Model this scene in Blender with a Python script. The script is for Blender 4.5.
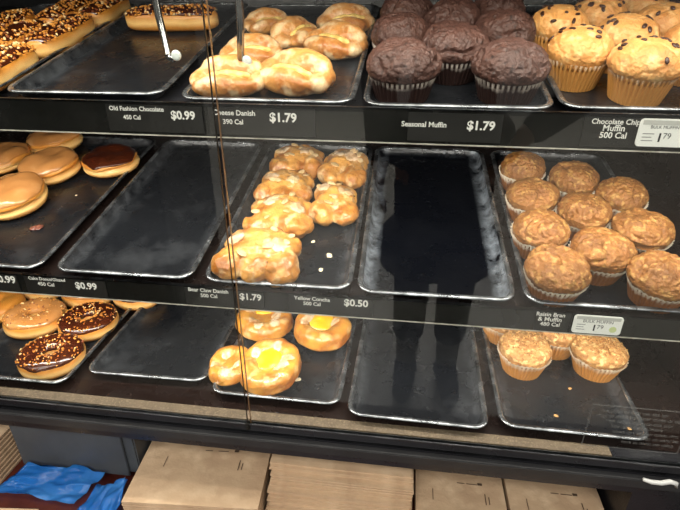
import bpy, bmesh, math, random
from mathutils import Vector, Matrix, Euler, noise
random.seed(7)
S = bpy.context.scene
for o in list(bpy.data.objects):
    bpy.data.objects.remove(o)
COL = S.collection
PI = math.pi

# ------------------------------------------------------------------ camera, light, exposure
cam_d = bpy.data.cameras.new('camera')
cam = bpy.data.objects.new('camera', cam_d)
COL.objects.link(cam)
R = ((0.99167885947109, -0.05921311759240653, 0.11431030742284752),
     (0.1287222909820515, 0.442971837839369, -0.8872465963223212),
     (0.0019003900784140236, 0.8945779773648577, 0.44690785507904224))
cam.matrix_world = Matrix.Translation((-0.0509, -0.5465, 1.3009)) @ Matrix(R).to_4x4()
cam_d.sensor_fit = 'HORIZONTAL'
cam_d.sensor_width = 36.0
cam_d.lens = 498.1 / 680 * 36
cam_d.clip_start = 0.02
S.camera = cam

w = bpy.data.worlds.new('store_light')
S.world = w
w.use_nodes = True
w.node_tree.nodes['Background'].inputs[0].default_value = (1.0, 0.95, 0.87, 1)
w.node_tree.nodes['Background'].inputs[1].default_value = 0.22

def area(name, loc, sx, sy, energy, col, rot=(0, 0, 0)):
    d = bpy.data.lights.new(name, 'AREA')
    d.shape = 'RECTANGLE'
    d.size, d.size_y, d.energy, d.color = sx, sy, energy, col
    o = bpy.data.objects.new(name, d)
    COL.objects.link(o)
    o.location = loc
    o.rotation_euler = rot
    return o
for y_, e_ in ((-1.9, 75), (-3.8, 170), (-6.0, 260)):
    area('store_ceiling_light', (-0.3, y_, 3.0), 4.5, 0.8, e_, (1, 0.97, 0.92))
area('case_lamp_light', (-0.2, -0.03, 1.385), 1.15, 0.05, 4.0, (1, 0.93, 0.82), (math.radians(32), 0, 0))
area('shelf_lamp_light', (-0.2, 0.016, 1.165), 1.15, 0.018, 4.8, (1, 0.93, 0.84), (math.radians(48), 0, 0))
area('shelf_lamp_light', (-0.2, 0.016, 0.938), 1.15, 0.018, 4.2, (1, 0.93, 0.84), (math.radians(44), 0, 0))

S.view_settings.view_transform = 'Standard'
S.view_settings.look = 'None'
S.view_settings.gamma = 1
S.view_settings.use_curve_mapping = False
S.view_settings.exposure = 0.18

# ------------------------------------------------------------------ helpers
def hexc(h):
    c = [int(h[i:i+2], 16) / 255 for i in (0, 2, 4)]
    return tuple(x / 12.92 if x <= 0.04045 else ((x + 0.055) / 1.055) ** 2.4 for x in c) + (1,)

def mat(name, col, rough=0.5, metal=0.0, var=None, vscale=30, vlo=0.4, vhi=0.65, bump=0.0, bscale=200, spec=0.5, coat=0.0, rvar=0.0,
        rscale=25, sss=0.0, detail=4, col3=None, c3scale=120, c3lo=0.6, c3hi=0.7):
    m = bpy.data.materials.new(name)
    m.use_nodes = True
    nt = m.node_tree
    b = nt.nodes['Principled BSDF']
    if isinstance(col, str): col = hexc(col)
    if isinstance(var, str): var = hexc(var)
    if isinstance(col3, str): col3 = hexc(col3)
    b.inputs['Base Color'].default_value = col
    b.inputs['Roughness'].default_value = rough
    b.inputs['Metallic'].default_value = metal
    b.inputs['Specular IOR Level'].default_value = spec
    b.inputs['Coat Weight'].default_value = coat
    b.inputs['Coat Roughness'].default_value = 0.08
    if sss:
        b.inputs['Subsurface Weight'].default_value = sss
        b.inputs['Subsurface Radius'].default_value = (0.006, 0.003, 0.0015)
        b.inputs['Subsurface Scale'].default_value = 1.0
    tc = nt.nodes.new('ShaderNodeTexCoord')
    def ns(scale, det=4, off=0.0):
        n = nt.nodes.new('ShaderNodeTexNoise')
        n.inputs['Scale'].default_value = scale
        n.inputs['Detail'].default_value = det
        mp = nt.nodes.new('ShaderNodeMapping')
        mp.inputs['Location'].default_value = (off, off * 0.7, 0)
        nt.links.new(tc.outputs['Object'], mp.inputs['Vector'])
        nt.links.new(mp.outputs['Vector'], n.inputs['Vector'])
        return n
    def ramp(src, lo, hi):
        r = nt.nodes.new('ShaderNodeMapRange')
        r.inputs[1].default_value, r.inputs[2].default_value = lo, hi
        nt.links.new(src, r.inputs[0])
        return r.outputs[0]
    cur = None
    if var is not None:
        mx = nt.nodes.new('ShaderNodeMix'); mx.data_type = 'RGBA'
        nt.links.new(ramp(ns(vscale, detail).outputs['Fac'], vlo, vhi), mx.inputs[0])
        mx.inputs[6].default_value = col
        mx.inputs[7].default_value = var
        cur = mx.outputs[2]
    if col3 is not None:
        mx = nt.nodes.new('ShaderNodeMix'); mx.data_type = 'RGBA'
        nt.links.new(ramp(ns(c3scale, detail, 3.1).outputs['Fac'], c3lo, c3hi), mx.inputs[0])
        if cur is not None: nt.links.new(cur, mx.inputs[6])
        else: mx.inputs[6].default_value = col
        mx.inputs[7].default_value = col3
        cur = mx.outputs[2]
    if cur is not None:
        nt.links.new(cur, b.inputs['Base Color'])
    if rvar:
        r = nt.nodes.new('ShaderNodeMapRange')
        r.inputs[1].default_value, r.inputs[2].default_value = 0.3, 0.7
        r.inputs[3].default_value, r.inputs[4].default_value = max(0.02, rough - rvar), min(1, rough + rvar)
        nt.links.new(ns(rscale, 5, 1.7).outputs['Fac'], r.inputs[0])
        nt.links.new(r.outputs[0], b.inputs['Roughness'])
    if bump:
        bn = nt.nodes.new('ShaderNodeBump')
        bn.inputs['Strength'].default_value = 1.0
        bn.inputs['Distance'].default_value = bump
        nt.links.new(ns(bscale, 3, 5.3).outputs['Fac'], bn.inputs['Height'])
        nt.links.new(bn.outputs[0], b.inputs['Normal'])
    return m

def obj(name, bm_or_me, m=None, parent=None, smooth=True, M=None):
    if isinstance(bm_or_me, bmesh.types.BMesh):
        me = bpy.data.meshes.new(name)
        bmesh.ops.recalc_face_normals(bm_or_me, faces=bm_or_me.faces)
        bm_or_me.to_mesh(me); bm_or_me.free()
    else:
        me = bm_or_me
    if m is not None:
        for mm in (m if isinstance(m, (list, tuple)) else [m]):
            me.materials.append(mm)
    if smooth:
        for p in me.polygons: p.use_smooth = True
    o = bpy.data.objects.new(name, me)
    COL.objects.link(o)
    if parent: o.parent = parent
    if M is not None: o.matrix_local = M
    return o

def tag(o, label, cat, group=None, kind=None):
    if label: o['label'] = label
    if cat: o['category'] = cat
    if group: o['group'] = group
    if kind: o['kind'] = kind
    return o

def thing(name, label, cat, M, group=None):
    o = bpy.data.objects.new(name, None)
    o.empty_display_size = 0.02
    COL.objects.link(o)
    o.matrix_world = M
    return tag(o, label, cat, group)

def box_bm(bm, x0, x1, y0, y1, z0, z1, M=None):
    vs = [bm.verts.new((x, y, z)) for x in (x0, x1) for y in (y0, y1) for z in (z0, z1)]
    if M is not None:
        for v in vs: v.co = M @ v.co
    for f in ((0, 1, 3, 2), (4, 6, 7, 5), (0, 4, 5, 1), (2, 3, 7, 6), (0, 2, 6, 4), (1, 5, 7, 3)):
        bm.faces.new([vs[i] for i in f])

def box(name, ext, m, parent=None, bev=0.0, M=None):
    bm = bmesh.new()
    box_bm(bm, *ext)
    if bev:
        bmesh.ops.bevel(bm, geom=list(bm.edges), offset=bev, segments=2, affect='EDGES')
    return obj(name, bm, m, parent, smooth=False, M=M)

def tube_bm(bm, pts, r, n=10, closed=False):
    rings = []
    pts = [Vector(p) for p in pts]
    for i, p in enumerate(pts):
        a = pts[max(i - 1, 0)]; b = pts[min(i + 1, len(pts) - 1)]
        t = (b - a).normalized()
        up = Vector((0, 0, 1)) if abs(t.z) < 0.9 else Vector((0, 1, 0))
        u = t.cross(up).normalized(); v = t.cross(u)
        rr = r[i] if isinstance(r, (list, tuple)) else r
        rings.append([bm.verts.new(p + (u * math.cos(2 * PI * k / n) + v * math.sin(2 * PI * k / n)) * rr) for k in range(n)])
    for a, b in zip(rings[:-1], rings[1:]):
        for k in range(n):
            bm.faces.new((a[k], a[(k + 1) % n], b[(k + 1) % n], b[k]))
    bm.faces.new(rings[0][::-1]); bm.faces.new(rings[-1])

def loft(bm, rings, cap0=True, cap1=True, closed=True):
    vr = [[bm.verts.new(p) for p in r] for r in rings]
    n = len(vr[0])
    for a, b in zip(vr[:-1], vr[1:]):
        for k in range(n if closed else n - 1):
            bm.faces.new((a[k], a[(k + 1) % n], b[(k + 1) % n], b[k]))
    def cap(r, flip):
        c = bm.verts.new(sum((v.co for v in r), Vector()) / n)
        for k in range(n):
            f = (r[k], r[(k + 1) % n], c)
            bm.faces.new(f[::-1] if flip else f)
    if cap0: cap(vr[0], True)
    if cap1: cap(vr[-1], False)
    return vr

def fbm(p, sc, oct=3):
    v, a = 0, 1
    q = Vector(p) * sc
    for i in range(oct):
        v += a * noise.noise(q); q = q * 2.1; a *= 0.5
    return v

def crack(p, sc, width):
    q = Vector(p) * sc
    q = q + Vector((noise.noise(q * 1.7), noise.noise(q * 1.7 + Vector((9, 3, 1))), 0)) * 0.5
    return math.exp(-(noise.noise(q) / width) ** 2)

# shelf frames -----------------------------------------------------
TILT = [math.radians(13.41), math.radians(12.0), math.radians(0.32)]
FRONT = [Vector((0, 0, 1.21)), Vector((0, -0.0014, 0.9775)), Vector((0, -0.0042, 0.7830))]
FLOOR_H = -0.0132         # top of a tray's floor under the rim plane
def shelf_M(k, X, s, h=0.0, rz=0.0):
    return (Matrix.Translation(FRONT[k]) @ Matrix.Rotation(TILT[k], 4, 'X') @
            Matrix.Translation((X, s, h)) @ Matrix.Rotation(rz, 4, 'Z'))

# ------------------------------------------------------------------ materials
M = {}
M['case'] = mat('black_laminate', '17171a', 0.32, var='202024', vscale=8, bump=0.0004, bscale=300, rvar=0.1)
M['case_brown'] = mat('reflect_brown_laminate', '1a1210', 0.28, var='221713', vscale=6, rvar=0.1, bump=0.0003, bscale=200)  # brown tint paints in wood reflected on the dark decks
M['rail'] = mat('black_price_rail', '161614', 0.22, var='1e1d1b', vscale=14, rvar=0.08)
M['rail_lip'] = mat('lit_rail_lip', 'c8c3b6', 0.4, var='a09a8c', vscale=60)  # pale colour paints in the light caught by the lower lip
M['deck_strip'] = mat('worn_tan_strip', '665846', 0.7, var='584b3b', vscale=60, bump=0.001, bscale=400, col3='7b6c57', c3scale=300, c3lo=0.55, c3hi=0.65)
M['steel'] = mat('chrome', '8e8e8c', 0.2, metal=1.0, rvar=0.06)
M['track'] = mat('dark_anodised_track', '3c3d40', 0.3, metal=1.0, var='26272a', vscale=20, rvar=0.1)
M['disc'] = mat('white_plastic', 'a9b0ac', 0.4)
M['clip'] = mat('white_clip_plastic', 'c9c9c4', 0.4)
M['liner_wood'] = mat('red_brown_wood', '43180f', 0.45, var='5a2416', vscale=20, bump=0.0004)
M['track_edge'] = mat('bright_track_edge', '7d7f82', 0.3, metal=0.9, var='55575a', vscale=30)
M['bar'] = mat('black_painted_bar', '242425', 0.4, var='2b2b2c', vscale=12, rvar=0.1, bump=0.0003, bscale=300)
M['boxm'] = mat('charcoal_powder_coat', '3c3f43', 0.5, var='43474b', vscale=15, bump=0.0006, bscale=700, rvar=0.1, col3='8d9094', c3scale=42, c3lo=0.74, c3hi=0.77)
M['kraft'] = mat('kraft_paper', 'c6a886', 0.85, var='b69878', vscale=14, bump=0.002, bscale=60, col3='d0b492', c3scale=25, c3lo=0.5, c3hi=0.7)
M['ink'] = mat('faded_ink', '4c3a2a', 0.8)
M['blue'] = None
def blue_mat():
    m = mat('blue_plastic_film', '3288d6', 0.22, var='56a6ea', vscale=15, bump=0.002, bscale=45, coat=0.3)
    nt = m.node_tree
    b = nt.nodes['Principled BSDF']
    b.inputs['Transmission Weight'].default_value = 0.0
    tr = nt.nodes.new('ShaderNodeBsdfTranslucent'); tr.inputs[0].default_value = hexc('6ab8f4')
    mx = nt.nodes.new('ShaderNodeMixShader'); mx.inputs[0].default_value = 0.35
    out = nt.nodes['Material Output']
    nt.links.new(b.outputs[0], mx.inputs[1]); nt.links.new(tr.outputs[0], mx.inputs[2]); nt.links.new(mx.outputs[0], out.inputs[0])
    return m
M['blue'] = blue_mat()
M['white_ink'] = mat('white_print', 'e6e4dc', 0.6)
M['black_ink'] = mat('black_print', '1a1a1c', 0.6)
M['grey_ink'] = mat('grey_print', '8a8a86', 0.6)
M['strip'] = mat('label_strip', '1f1e1c', 0.35, var='252422', vscale=30)
M['paper_tag'] = mat('white_tag_paper', 'e9e9e2', 0.5)
M['tag_band'] = mat('grey_tag_band', 'b9b9b2', 0.5)
M['tag_green'] = mat('pale_green_stamp', 'c5cf94', 0.5)
M['pane_edge'] = mat('amber_glass_edge', '77593c', 0.35)
M['pane_edge_dark'] = mat('dark_glass_edge', '15140f', 0.3)

def glass_mat(name, tint=(0.97, 0.98, 0.97, 1), ior=1.52):
    m = bpy.data.materials.new(name); m.use_nodes = True
    nt = m.node_tree
    nt.nodes.remove(nt.nodes['Principled BSDF'])
    out = nt.nodes['Material Output']
    t = nt.nodes.new('ShaderNodeBsdfTransparent'); t.inputs[0].default_value = tint
    g = nt.nodes.new('ShaderNodeBsdfGlossy'); g.inputs['Roughness'].default_value = 0.0
    lw = nt.nodes.new('ShaderNodeLayerWeight'); lw.inputs['Blend'].default_value = 0.5
    pw = nt.nodes.new('ShaderNodeMath'); pw.operation = 'POWER'; pw.inputs[1].default_value = 5
    nt.links.new(lw.outputs['Facing'], pw.inputs[0])
    f0 = ((ior - 1) / (ior + 1)) ** 2
    fr = nt.nodes.new('ShaderNodeMath'); fr.operation = 'MULTIPLY_ADD'; fr.inputs[1].default_value = 1 - f0; fr.inputs[2].default_value = f0
    nt.links.new(pw.outputs[0], fr.inputs[0])
    mx = nt.nodes.new('ShaderNodeMixShader')
    nt.links.new(fr.outputs[0], mx.inputs[0]); nt.links.new(t.outputs[0], mx.inputs[1]); nt.links.new(g.outputs[0], mx.inputs[2])
    nt.links.new(mx.outputs[0], out.inputs[0])
    return m
M['glass'] = glass_mat('clear_glass')

def tray_mat(name, base, scuff_sheen, lo, hi, rough, scale=9, walls=0.0):
    """black baking-pan metal with cloudy floury scuffs; `walls` paints wear and reflected light onto the pan walls"""
    m = bpy.data.materials.new(name); m.use_nodes = True
    nt = m.node_tree; L = nt.links
    b = nt.nodes['Principled BSDF']
    b.inputs['Metallic'].default_value = 0.35
    tc = nt.nodes.new('ShaderNodeTexCoord')
    oi = nt.nodes.new('ShaderNodeObjectInfo')
    va = nt.nodes.new('ShaderNodeVectorMath'); va.operation = 'ADD'
    cx = nt.nodes.new('ShaderNodeCombineXYZ')
    mul = nt.nodes.new('ShaderNodeMath'); mul.operation = 'MULTIPLY'; mul.inputs[1].default_value = 40
    L.new(oi.outputs['Random'], mul.inputs[0]); L.new(mul.outputs[0], cx.inputs[0])
    L.new(tc.outputs['Object'], va.inputs[0]); L.new(cx.outputs[0], va.inputs[1])
    def nz(scale, det):
        n = nt.nodes.new('ShaderNodeTexNoise'); n.inputs['Scale'].default_value = scale; n.inputs['Detail'].default_value = det
        n.inputs['Roughness'].default_value = 0.65
        L.new(va.outputs[0], n.inputs['Vector']); return n.outputs['Fac']
    def mr(src, a, c, d=0.0, e=1.0):
        r = nt.nodes.new('ShaderNodeMapRange'); r.inputs[1].default_value, r.inputs[2].default_value = a, c
        r.inputs[3].default_value, r.inputs[4].default_value = d, e
        L.new(src, r.inputs[0]); return r.outputs[0]
    def mth(op, a, c):
        n = nt.nodes.new('ShaderNodeMath'); n.operation = op
        for i, x in enumerate((a, c)):
            if isinstance(x, float): n.inputs[i].default_value = x
            else: L.new(x, n.inputs[i])
        return n.outputs[0]
    cloud = mr(nz(scale, 8), lo, hi)
    speck = mr(nz(260, 3), 0.70, 0.76)
    f = mth('MAXIMUM', mth('MULTIPLY', cloud, 0.50), mth('MULTIPLY', speck, 0.5))
    if walls:
        sx = nt.nodes.new('ShaderNodeSeparateXYZ'); L.new(tc.outputs['Object'], sx.inputs[0])
        ax = mth('ABSOLUTE', sx.outputs[0], 0.0)
        edge = mr(ax, 0.072, 0.088)
        rag = mr(nz(45, 6), 0.35, 0.62)
        f = mth('MAXIMUM', f, mth('MULTIPLY', mth('MULTIPLY', edge, rag), float(walls)))  # side walls lightened for wear and for the light they reflect
    mx = nt.nodes.new('ShaderNodeMix'); mx.data_type = 'RGBA'
    L.new(f, mx.inputs[0]); mx.inputs[6].default_value = hexc(base); mx.inputs[7].default_value = hexc(scuff_sheen)
    L.new(mx.outputs[2], b.inputs['Base Color'])
    L.new(mr(nz(14, 6), 0.3, 0.7, rough - 0.1, rough + 0.12), b.inputs['Roughness'])
    bn = nt.nodes.new('ShaderNodeBump'); bn.inputs['Distance'].default_value = 0.0006
    L.new(nz(60, 4), bn.inputs['Height']); L.new(bn.outputs[0], b.inputs['Normal'])
    return m
M['tray'] = tray_mat('black_tray_metal', '202226', '6a6d72', 0.54, 0.85, 0.28, walls=0.45)
M['tray_worn'] = tray_mat('scuffed_tray_metal', '0c0e14', '9aa2ac', 0.60, 0.85, 0.28, walls=0.9)
M['tray_dark'] = tray_mat('navy_black_tray_metal', '0d1017', '3c424a', 0.6, 0.9, 0.30, walls=0.3)
M['rim'] = mat('worn_rim_metal', '6e7175', 0.28, metal=0.85, var='b4b8bc', vscale=40, rvar=0.12, col3='2c2d30', c3scale=18, c3lo=0.5, c3hi=0.7)

M['choc_cake'] = mat('chocolate_cake', '472e27', 0.52, var='55382f', vscale=50, bump=0.0034, bscale=230, col3='2a1610', c3scale=160, c3lo=0.56, c3hi=0.68, spec=0.45)
M['chip_cake'] = mat('golden_cake', 'cf9452', 0.55, var='b3783c', vscale=28, bump=0.0022, bscale=240, col3='e0b87e', c3scale=70, c3lo=0.52, c3hi=0.7, sss=0.12)
M['bran_cake'] = mat('bran_cake', '96622c', 0.58, var='7a4c1f', vscale=45, bump=0.0038, bscale=230, col3='b78a4c', c3scale=120, c3lo=0.52, c3hi=0.66, sss=0.08)
M['nut_cake'] = mat('banana_cake', 'c08c52', 0.6, var='a06c38', vscale=60, bump=0.0028, bscale=280, col3='e3bd80', c3scale=130, c3lo=0.5, c3hi=0.64, sss=0.1)
M['chip'] = mat('dark_chocolate', '3a2015', 0.35, spec=0.5)
M['walnut'] = mat('walnut_pieces', 'c89a5c', 0.6, var='8f6030', vscale=200)

def liner_mat(name, paper, stain, z0, z1, ragged=0.35):
    """pleated baking paper, soaked with fat up to a ragged line and pale above it"""
    m = bpy.data.materials.new(name); m.use_nodes = True
    nt = m.node_tree; L = nt.links
    b = nt.nodes['Principled BSDF']; b.inputs['Roughness'].default_value = 0.6
    tc = nt.nodes.new('ShaderNodeTexCoord')
    sx = nt.nodes.new('ShaderNodeSeparateXYZ'); L.new(tc.outputs['Object'], sx.inputs[0])
    n = nt.nodes.new('ShaderNodeTexNoise'); n.inputs['Scale'].default_value = 70; n.inputs['Detail'].default_value = 4
    L.new(tc.outputs['Object'], n.inputs['Vector'])
    ad = nt.nodes.new('ShaderNodeMath'); ad.operation = 'MULTIPLY_ADD'
    L.new(n.outputs['Fac'], ad.inputs[0]); ad.inputs[1].default_value = ragged * 0.05; L.new(sx.outputs[2], ad.inputs[2])
    mr = nt.nodes.new('ShaderNodeMapRange'); mr.inputs[1].default_value, mr.inputs[2].default_value = z0 + ragged * 0.025, z1 + ragged * 0.025
    L.new(ad.outputs[0], mr.inputs[0])
    mx = nt.nodes.new('ShaderNodeMix'); mx.data_type = 'RGBA'
    L.new(mr.outputs[0], mx.inputs[0]); mx.inputs[6].default_value = hexc(stain); mx.inputs[7].default_value = hexc(paper)
    L.new(mx.outputs[2], b.inputs['Base Color'])
    return m
M['liner_choc'] = liner_mat('liner_soaked_chocolate', 'd3c6ba', '2e1914', 0.019, 0.027)
M['liner_chip'] = liner_mat('liner_soaked_golden', 'ece2d0', 'c58b46', 0.027, 0.038)
M['liner_bran'] = liner_mat('liner_soaked_bran', 'f0e4d0', '8c5423', 0.019, 0.028)
M['liner_nut'] = liner_mat('liner_soaked_banana', 'efe2cb', 'c5863f', 0.022, 0.036)

M['pastry'] = mat('baked_pastry', 'cf9350', 0.36, var='a8652a', vscale=34, bump=0.0026, bscale=110, col3='e3c092', c3scale=60, c3lo=0.5, c3hi=0.66, sss=0.12, coat=0.15)
M['claw'] = mat('bear_claw_pastry', 'd3984a', 0.34, var='a4611f', vscale=42, bump=0.0042, bscale=95, col3='ecca96', c3scale=55, c3lo=0.52, c3hi=0.68, sss=0.10, coat=0.4)
M['bun'] = mat('glazed_bun', 'd0923c', 0.28, var='a96224', vscale=36, bump=0.0024, bscale=90, col3='e4bd7c', c3scale=45, c3lo=0.54, c3hi=0.7, sss=0.12, coat=0.35)
M['almond'] = mat('sliced_almond', 'e0c294', 0.5, var='cda870', vscale=150)
M['glaze'] = mat('sugar_glaze', 'e2c8a8', 0.25, var='c99c6c', vscale=80, bump=0.0015, bscale=180, coat=0.4)
M['cream'] = mat('cheese_filling', 'e6c878', 0.4, var='c8a050', vscale=80, bump=0.001, bscale=200)
M['custard'] = mat('yellow_custard', 'f2b81a', 0.28, var='f6cc44', vscale=50, coat=0.4, sss=0.1)
def dough_mat(name, z_lo, z_hi, body, band):
    m = mat(name, body, 0.42, sss=0.12, coat=0.1, bump=0.0006, bscale=150)
    nt = m.node_tree; L = nt.links
    b = nt.nodes['Principled BSDF']
    tc = nt.nodes.new('ShaderNodeTexCoord'); sx = nt.nodes.new('ShaderNodeSeparateXYZ'); L.new(tc.outputs['Object'], sx.inputs[0])
    n = nt.nodes.new('ShaderNodeTexNoise'); n.inputs['Scale'].default_value = 25; n.inputs['Detail'].default_value = 4; L.new(tc.outputs['Object'], n.inputs['Vector'])
    a = nt.nodes.new('ShaderNodeMath'); a.operation = 'MULTIPLY_ADD'; L.new(n.outputs['Fac'], a.inputs[0]); a.inputs[1].default_value = 0.012; L.new(sx.outputs[2], a.inputs[2])
    cr = nt.nodes.new('ShaderNodeValToRGB')
    mr = nt.nodes.new('ShaderNodeMapRange'); mr.inputs[1].default_value, mr.inputs[2].default_value = 0.006, 0.006 + 0.04
    L.new(a.outputs[0], mr.inputs[0]); L.new(mr.outputs[0], cr.inputs[0])
    e = cr.color_ramp.elements
    e[0].position = 0; e[0].color = hexc(body)
    e[1].position = 1; e[1].color = hexc(body)
    for p, c in ((z_lo / 0.04 - 0.1, body), ((z_lo + z_hi) / 0.08, band), (z_hi / 0.04 + 0.12, body)):
        x = e.new(max(0.01, min(0.99, p))); x.color = hexc(c)
    L.new(cr.outputs[0], b.inputs['Base Color'])
    return m
M['dough'] = dough_mat('fried_dough', 0.012, 0.020, 'c98434', 'eec27c')
M['maple'] = mat('maple_icing', 'bd834c', 0.18, var='ad733c', vscale=14, bump=0.0012, bscale=40, coat=0.5, col3='d09c66', c3scale=22, c3lo=0.55, c3hi=0.75)
M['choc_icing'] = mat('chocolate_icing', '3c180c', 0.14, var='4a2110', vscale=16, bump=0.0008, bscale=40, coat=0.5)
M['crumb_gold'] = mat('golden_nut_crumbs', 'd28c32', 0.55, var='b47022', vscale=300)
M['crumb_pale'] = mat('pale_nut_crumbs', 'eecb92', 0.55)
M['crumb_brown'] = mat('brown_nut_crumbs', '7a3c16', 0.5)
M['spot'] = mat('pink_spot', '7c4a3e', 0.25, coat=0.4)
M['flake'] = mat('pastry_flake', 'e8d6b4', 0.6)

# ------------------------------------------------------------------ the setting
def plane_box(name, ext, m):
    o = box(name, ext, m); o['kind'] = 'structure'; return o
M['floor'] = mat('store_floor_tile', '7f7c75', 0.35, var='76736b', vscale=3, rvar=0.05)
M['mat'] = mat('dark_entrance_mat', '2b221d', 0.9, var='241b17', vscale=60, bump=0.003, bscale=300)
plane_box('floor', (-4, 4, -6.5, 1.2, -0.05, 0.0), M['floor'])
M['wall'] = mat('store_wall_paint', '6c6860', 0.8, var='66625a', vscale=4)
plane_box('wall_back', (-4, 4, 1.2, 1.3, -0.05, 3.2), M['wall'])
t = box('floor_mat', (-1.6, 1.3, -0.90, -0.22, 0.0005, 0.010), M['mat'], bev=0.003)
tag(t, 'dark brown rubber floor mat lying along the front of the bakery case', 'mat')

# ------------------------------------------------------------------ display case
X0, X1 = -0.95, 0.395
case = thing('display_case', 'black self-serve bakery display case with two tilted shelves above a flat bottom deck', 'display case', Matrix.Translation((0, 0, 0)))
def shelf_box(name, k, s0, s1, h0, h1, m, x0=X0, x1=X1, parent=case):
    bm = bmesh.new(); box_bm(bm, x0, x1, s0, s1, h0, h1, shelf_M(k, 0, 0))
    return obj(name, bm, m, parent, smooth=False)
shelf_box('shelf', 0, -0.006, 0.45, -0.026, -0.0155, M['case'])
shelf_box('shelf', 1, -0.004, 0.45, -0.026, -0.0155, M['case_brown'])
shelf_box('deck', 2, -0.0095, 0.45, -0.040, -0.0155, M['case_brown'])
for zt, zb in ((1.2055, 1.1705), (0.9735, 0.9445)):
    bm = bmesh.new()
    box_bm(bm, X0, X1, -0.0125, -0.0085, zb, zt)
    r = obj('price_rail', bm, M['rail'], case, smooth=False)
    bm = bmesh.new()
    box_bm(bm, X0, X1, -0.0135, -0.004, zb - 0.0012, zb)
    obj('rail_lip', bm, M['rail_lip'], r, smooth=False)
    bm = bmesh.new()
    box_bm(bm, X0, X1, -0.0145, -0.0085, zt, zt + 0.0012)
    obj('rail_lip', bm, M['track'], r, smooth=False)
def lamp_mat():
    m = bpy.data.materials.new('lamp_lens'); m.use_nodes = True
    b = m.node_tree.nodes['Principled BSDF']
    b.inputs['Emission Color'].default_value = (1, 0.92, 0.8, 1); b.inputs['Emission Strength'].default_value = 4
    return m
M['lamp'] = lamp_mat()
for y0, y1, z in ((0.004, 0.028, 1.1665), (0.004, 0.028, 0.9395)):
    hs = box('lamp_housing', (-0.78, 0.38, y0, y1, z + 0.004, z + 0.016), M['case'], case)
    box('lamp_lens', (-0.775, 0.375, y0 + 0.002, y1 - 0.002, z, z + 0.004), M['lamp'], hs)
hs = box('lamp_housing', (-0.78, 0.38, -0.028, 0.032, 1.392, 1.418), M['case'], case)
box('lamp_lens', (-0.775, 0.375, -0.024, 0.028, 1.388, 1.392), M['lamp'], hs)
box('top_panel', (X0, X1, -0.045, 0.47, 1.42, 1.445), M['case'], case)
box('back_panel', (X0, X1, 0.455, 0.47, 0.56, 1.42), M['case'], case)
box('end_panel', (X1, X1 + 0.02, -0.012, 0.47, 0.56, 1.42), M['case_brown'], case)
box('end_panel', (X0 - 0.02, X0, -0.012, 0.47, 0.56, 1.42), M['case'], case)
# worn strip along the deck front, sliding-glass track, fascia and lower bar
box('deck_strip', (X0, 0.248, -0.0305, -0.0135, 0.7600, 0.7670), M['deck_strip'], case)
box('deck_strip_end', (0.249, X1, -0.0305, -0.0135, 0.7595, 0.7662), M['case'], case)
tr = box('door_track', (X0, X1, -0.0420, -0.0310, 0.7525, 0.7575), M['track'], case, bev=0.0008)
box('track_lip', (X0, X1, -0.0420, -0.0405, 0.7576, 0.7683), M['case'], tr)
box('track_lip_edge', (X0, X1, -0.0422, -0.0404, 0.76835, 0.7696), M['track_edge'], tr)
box('track_lip', (X0, X1, -0.0318, -0.0310, 0.7576, 0.7650), M['track_edge'], tr)
box('fascia', (X0, X1, -0.0415, -0.020, 0.715, 0.7524), M['case'], case)
box('lower_bar', (X0, 0.335, -0.052, -0.0416, 0.7355, 0.7505), M['bar'], case, bev=0.0010)
box('storage_divider', (0.286, 0.372, -0.036, 0.30, 0.6005, 0.7145), M['case'], case)
box('storage_shelf', (X0, X1, -0.19, 0.45, 0.585, 0.600), M['liner_wood'], case)
box('base_cabinet', (X0, X1, -0.15, 0.45, 0.0, 0.584), M['case'], case)

# glass doors ------------------------------------------------------
def pane(label, x0, x1, y0, edge_side):
    r = thing('glass_door', label, 'glass door', Matrix.Translation(((x0 + x1) / 2, y0, 0.757)), 'sliding glass doors')
    cx = (x0 + x1) / 2
    box('glass_pane', (x0 - cx, x1 - cx, -0.0014, 0.0014, 0.001, 0.655), M['glass'], r)
    ex = (x1 - cx) if edge_side > 0 else (x0 - cx)
    e = (ex + 0.0001, ex + 0.0009) if edge_side > 0 else (ex - 0.0010, ex - 0.0001)
    box('polished_edge', (e[0], e[1], -0.0014, 0.0014, 0.001, 0.655), M['pane_edge_dark'] if edge_side > 0 else M['pane_edge'], r)
    return r
pane('left sliding glass door pane in front of the doughnut trays', X0 + 0.005, -0.2493, -0.0382, 1)
pane('right sliding glass door pane in front of the muffin trays, behind the seam', -0.2450, X1 - 0.003, -0.0340, -1)
c = thing('glass_clip', 'small black clip at the foot of the seam between the glass doors', 'clip', Matrix.Translation((-0.2475, -0.0428, 0.7600)))
box('clip_body', (-0.003, 0.003, -0.0012, 0.0008, 0, 0.012), M['pane_edge_dark'], c, bev=0.0004)
box('clip_tab', (-0.0015, 0.0015, -0.0026, -0.0013, 0.002, 0.008), M['pane_edge_dark'], c, bev=0.0003)

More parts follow.
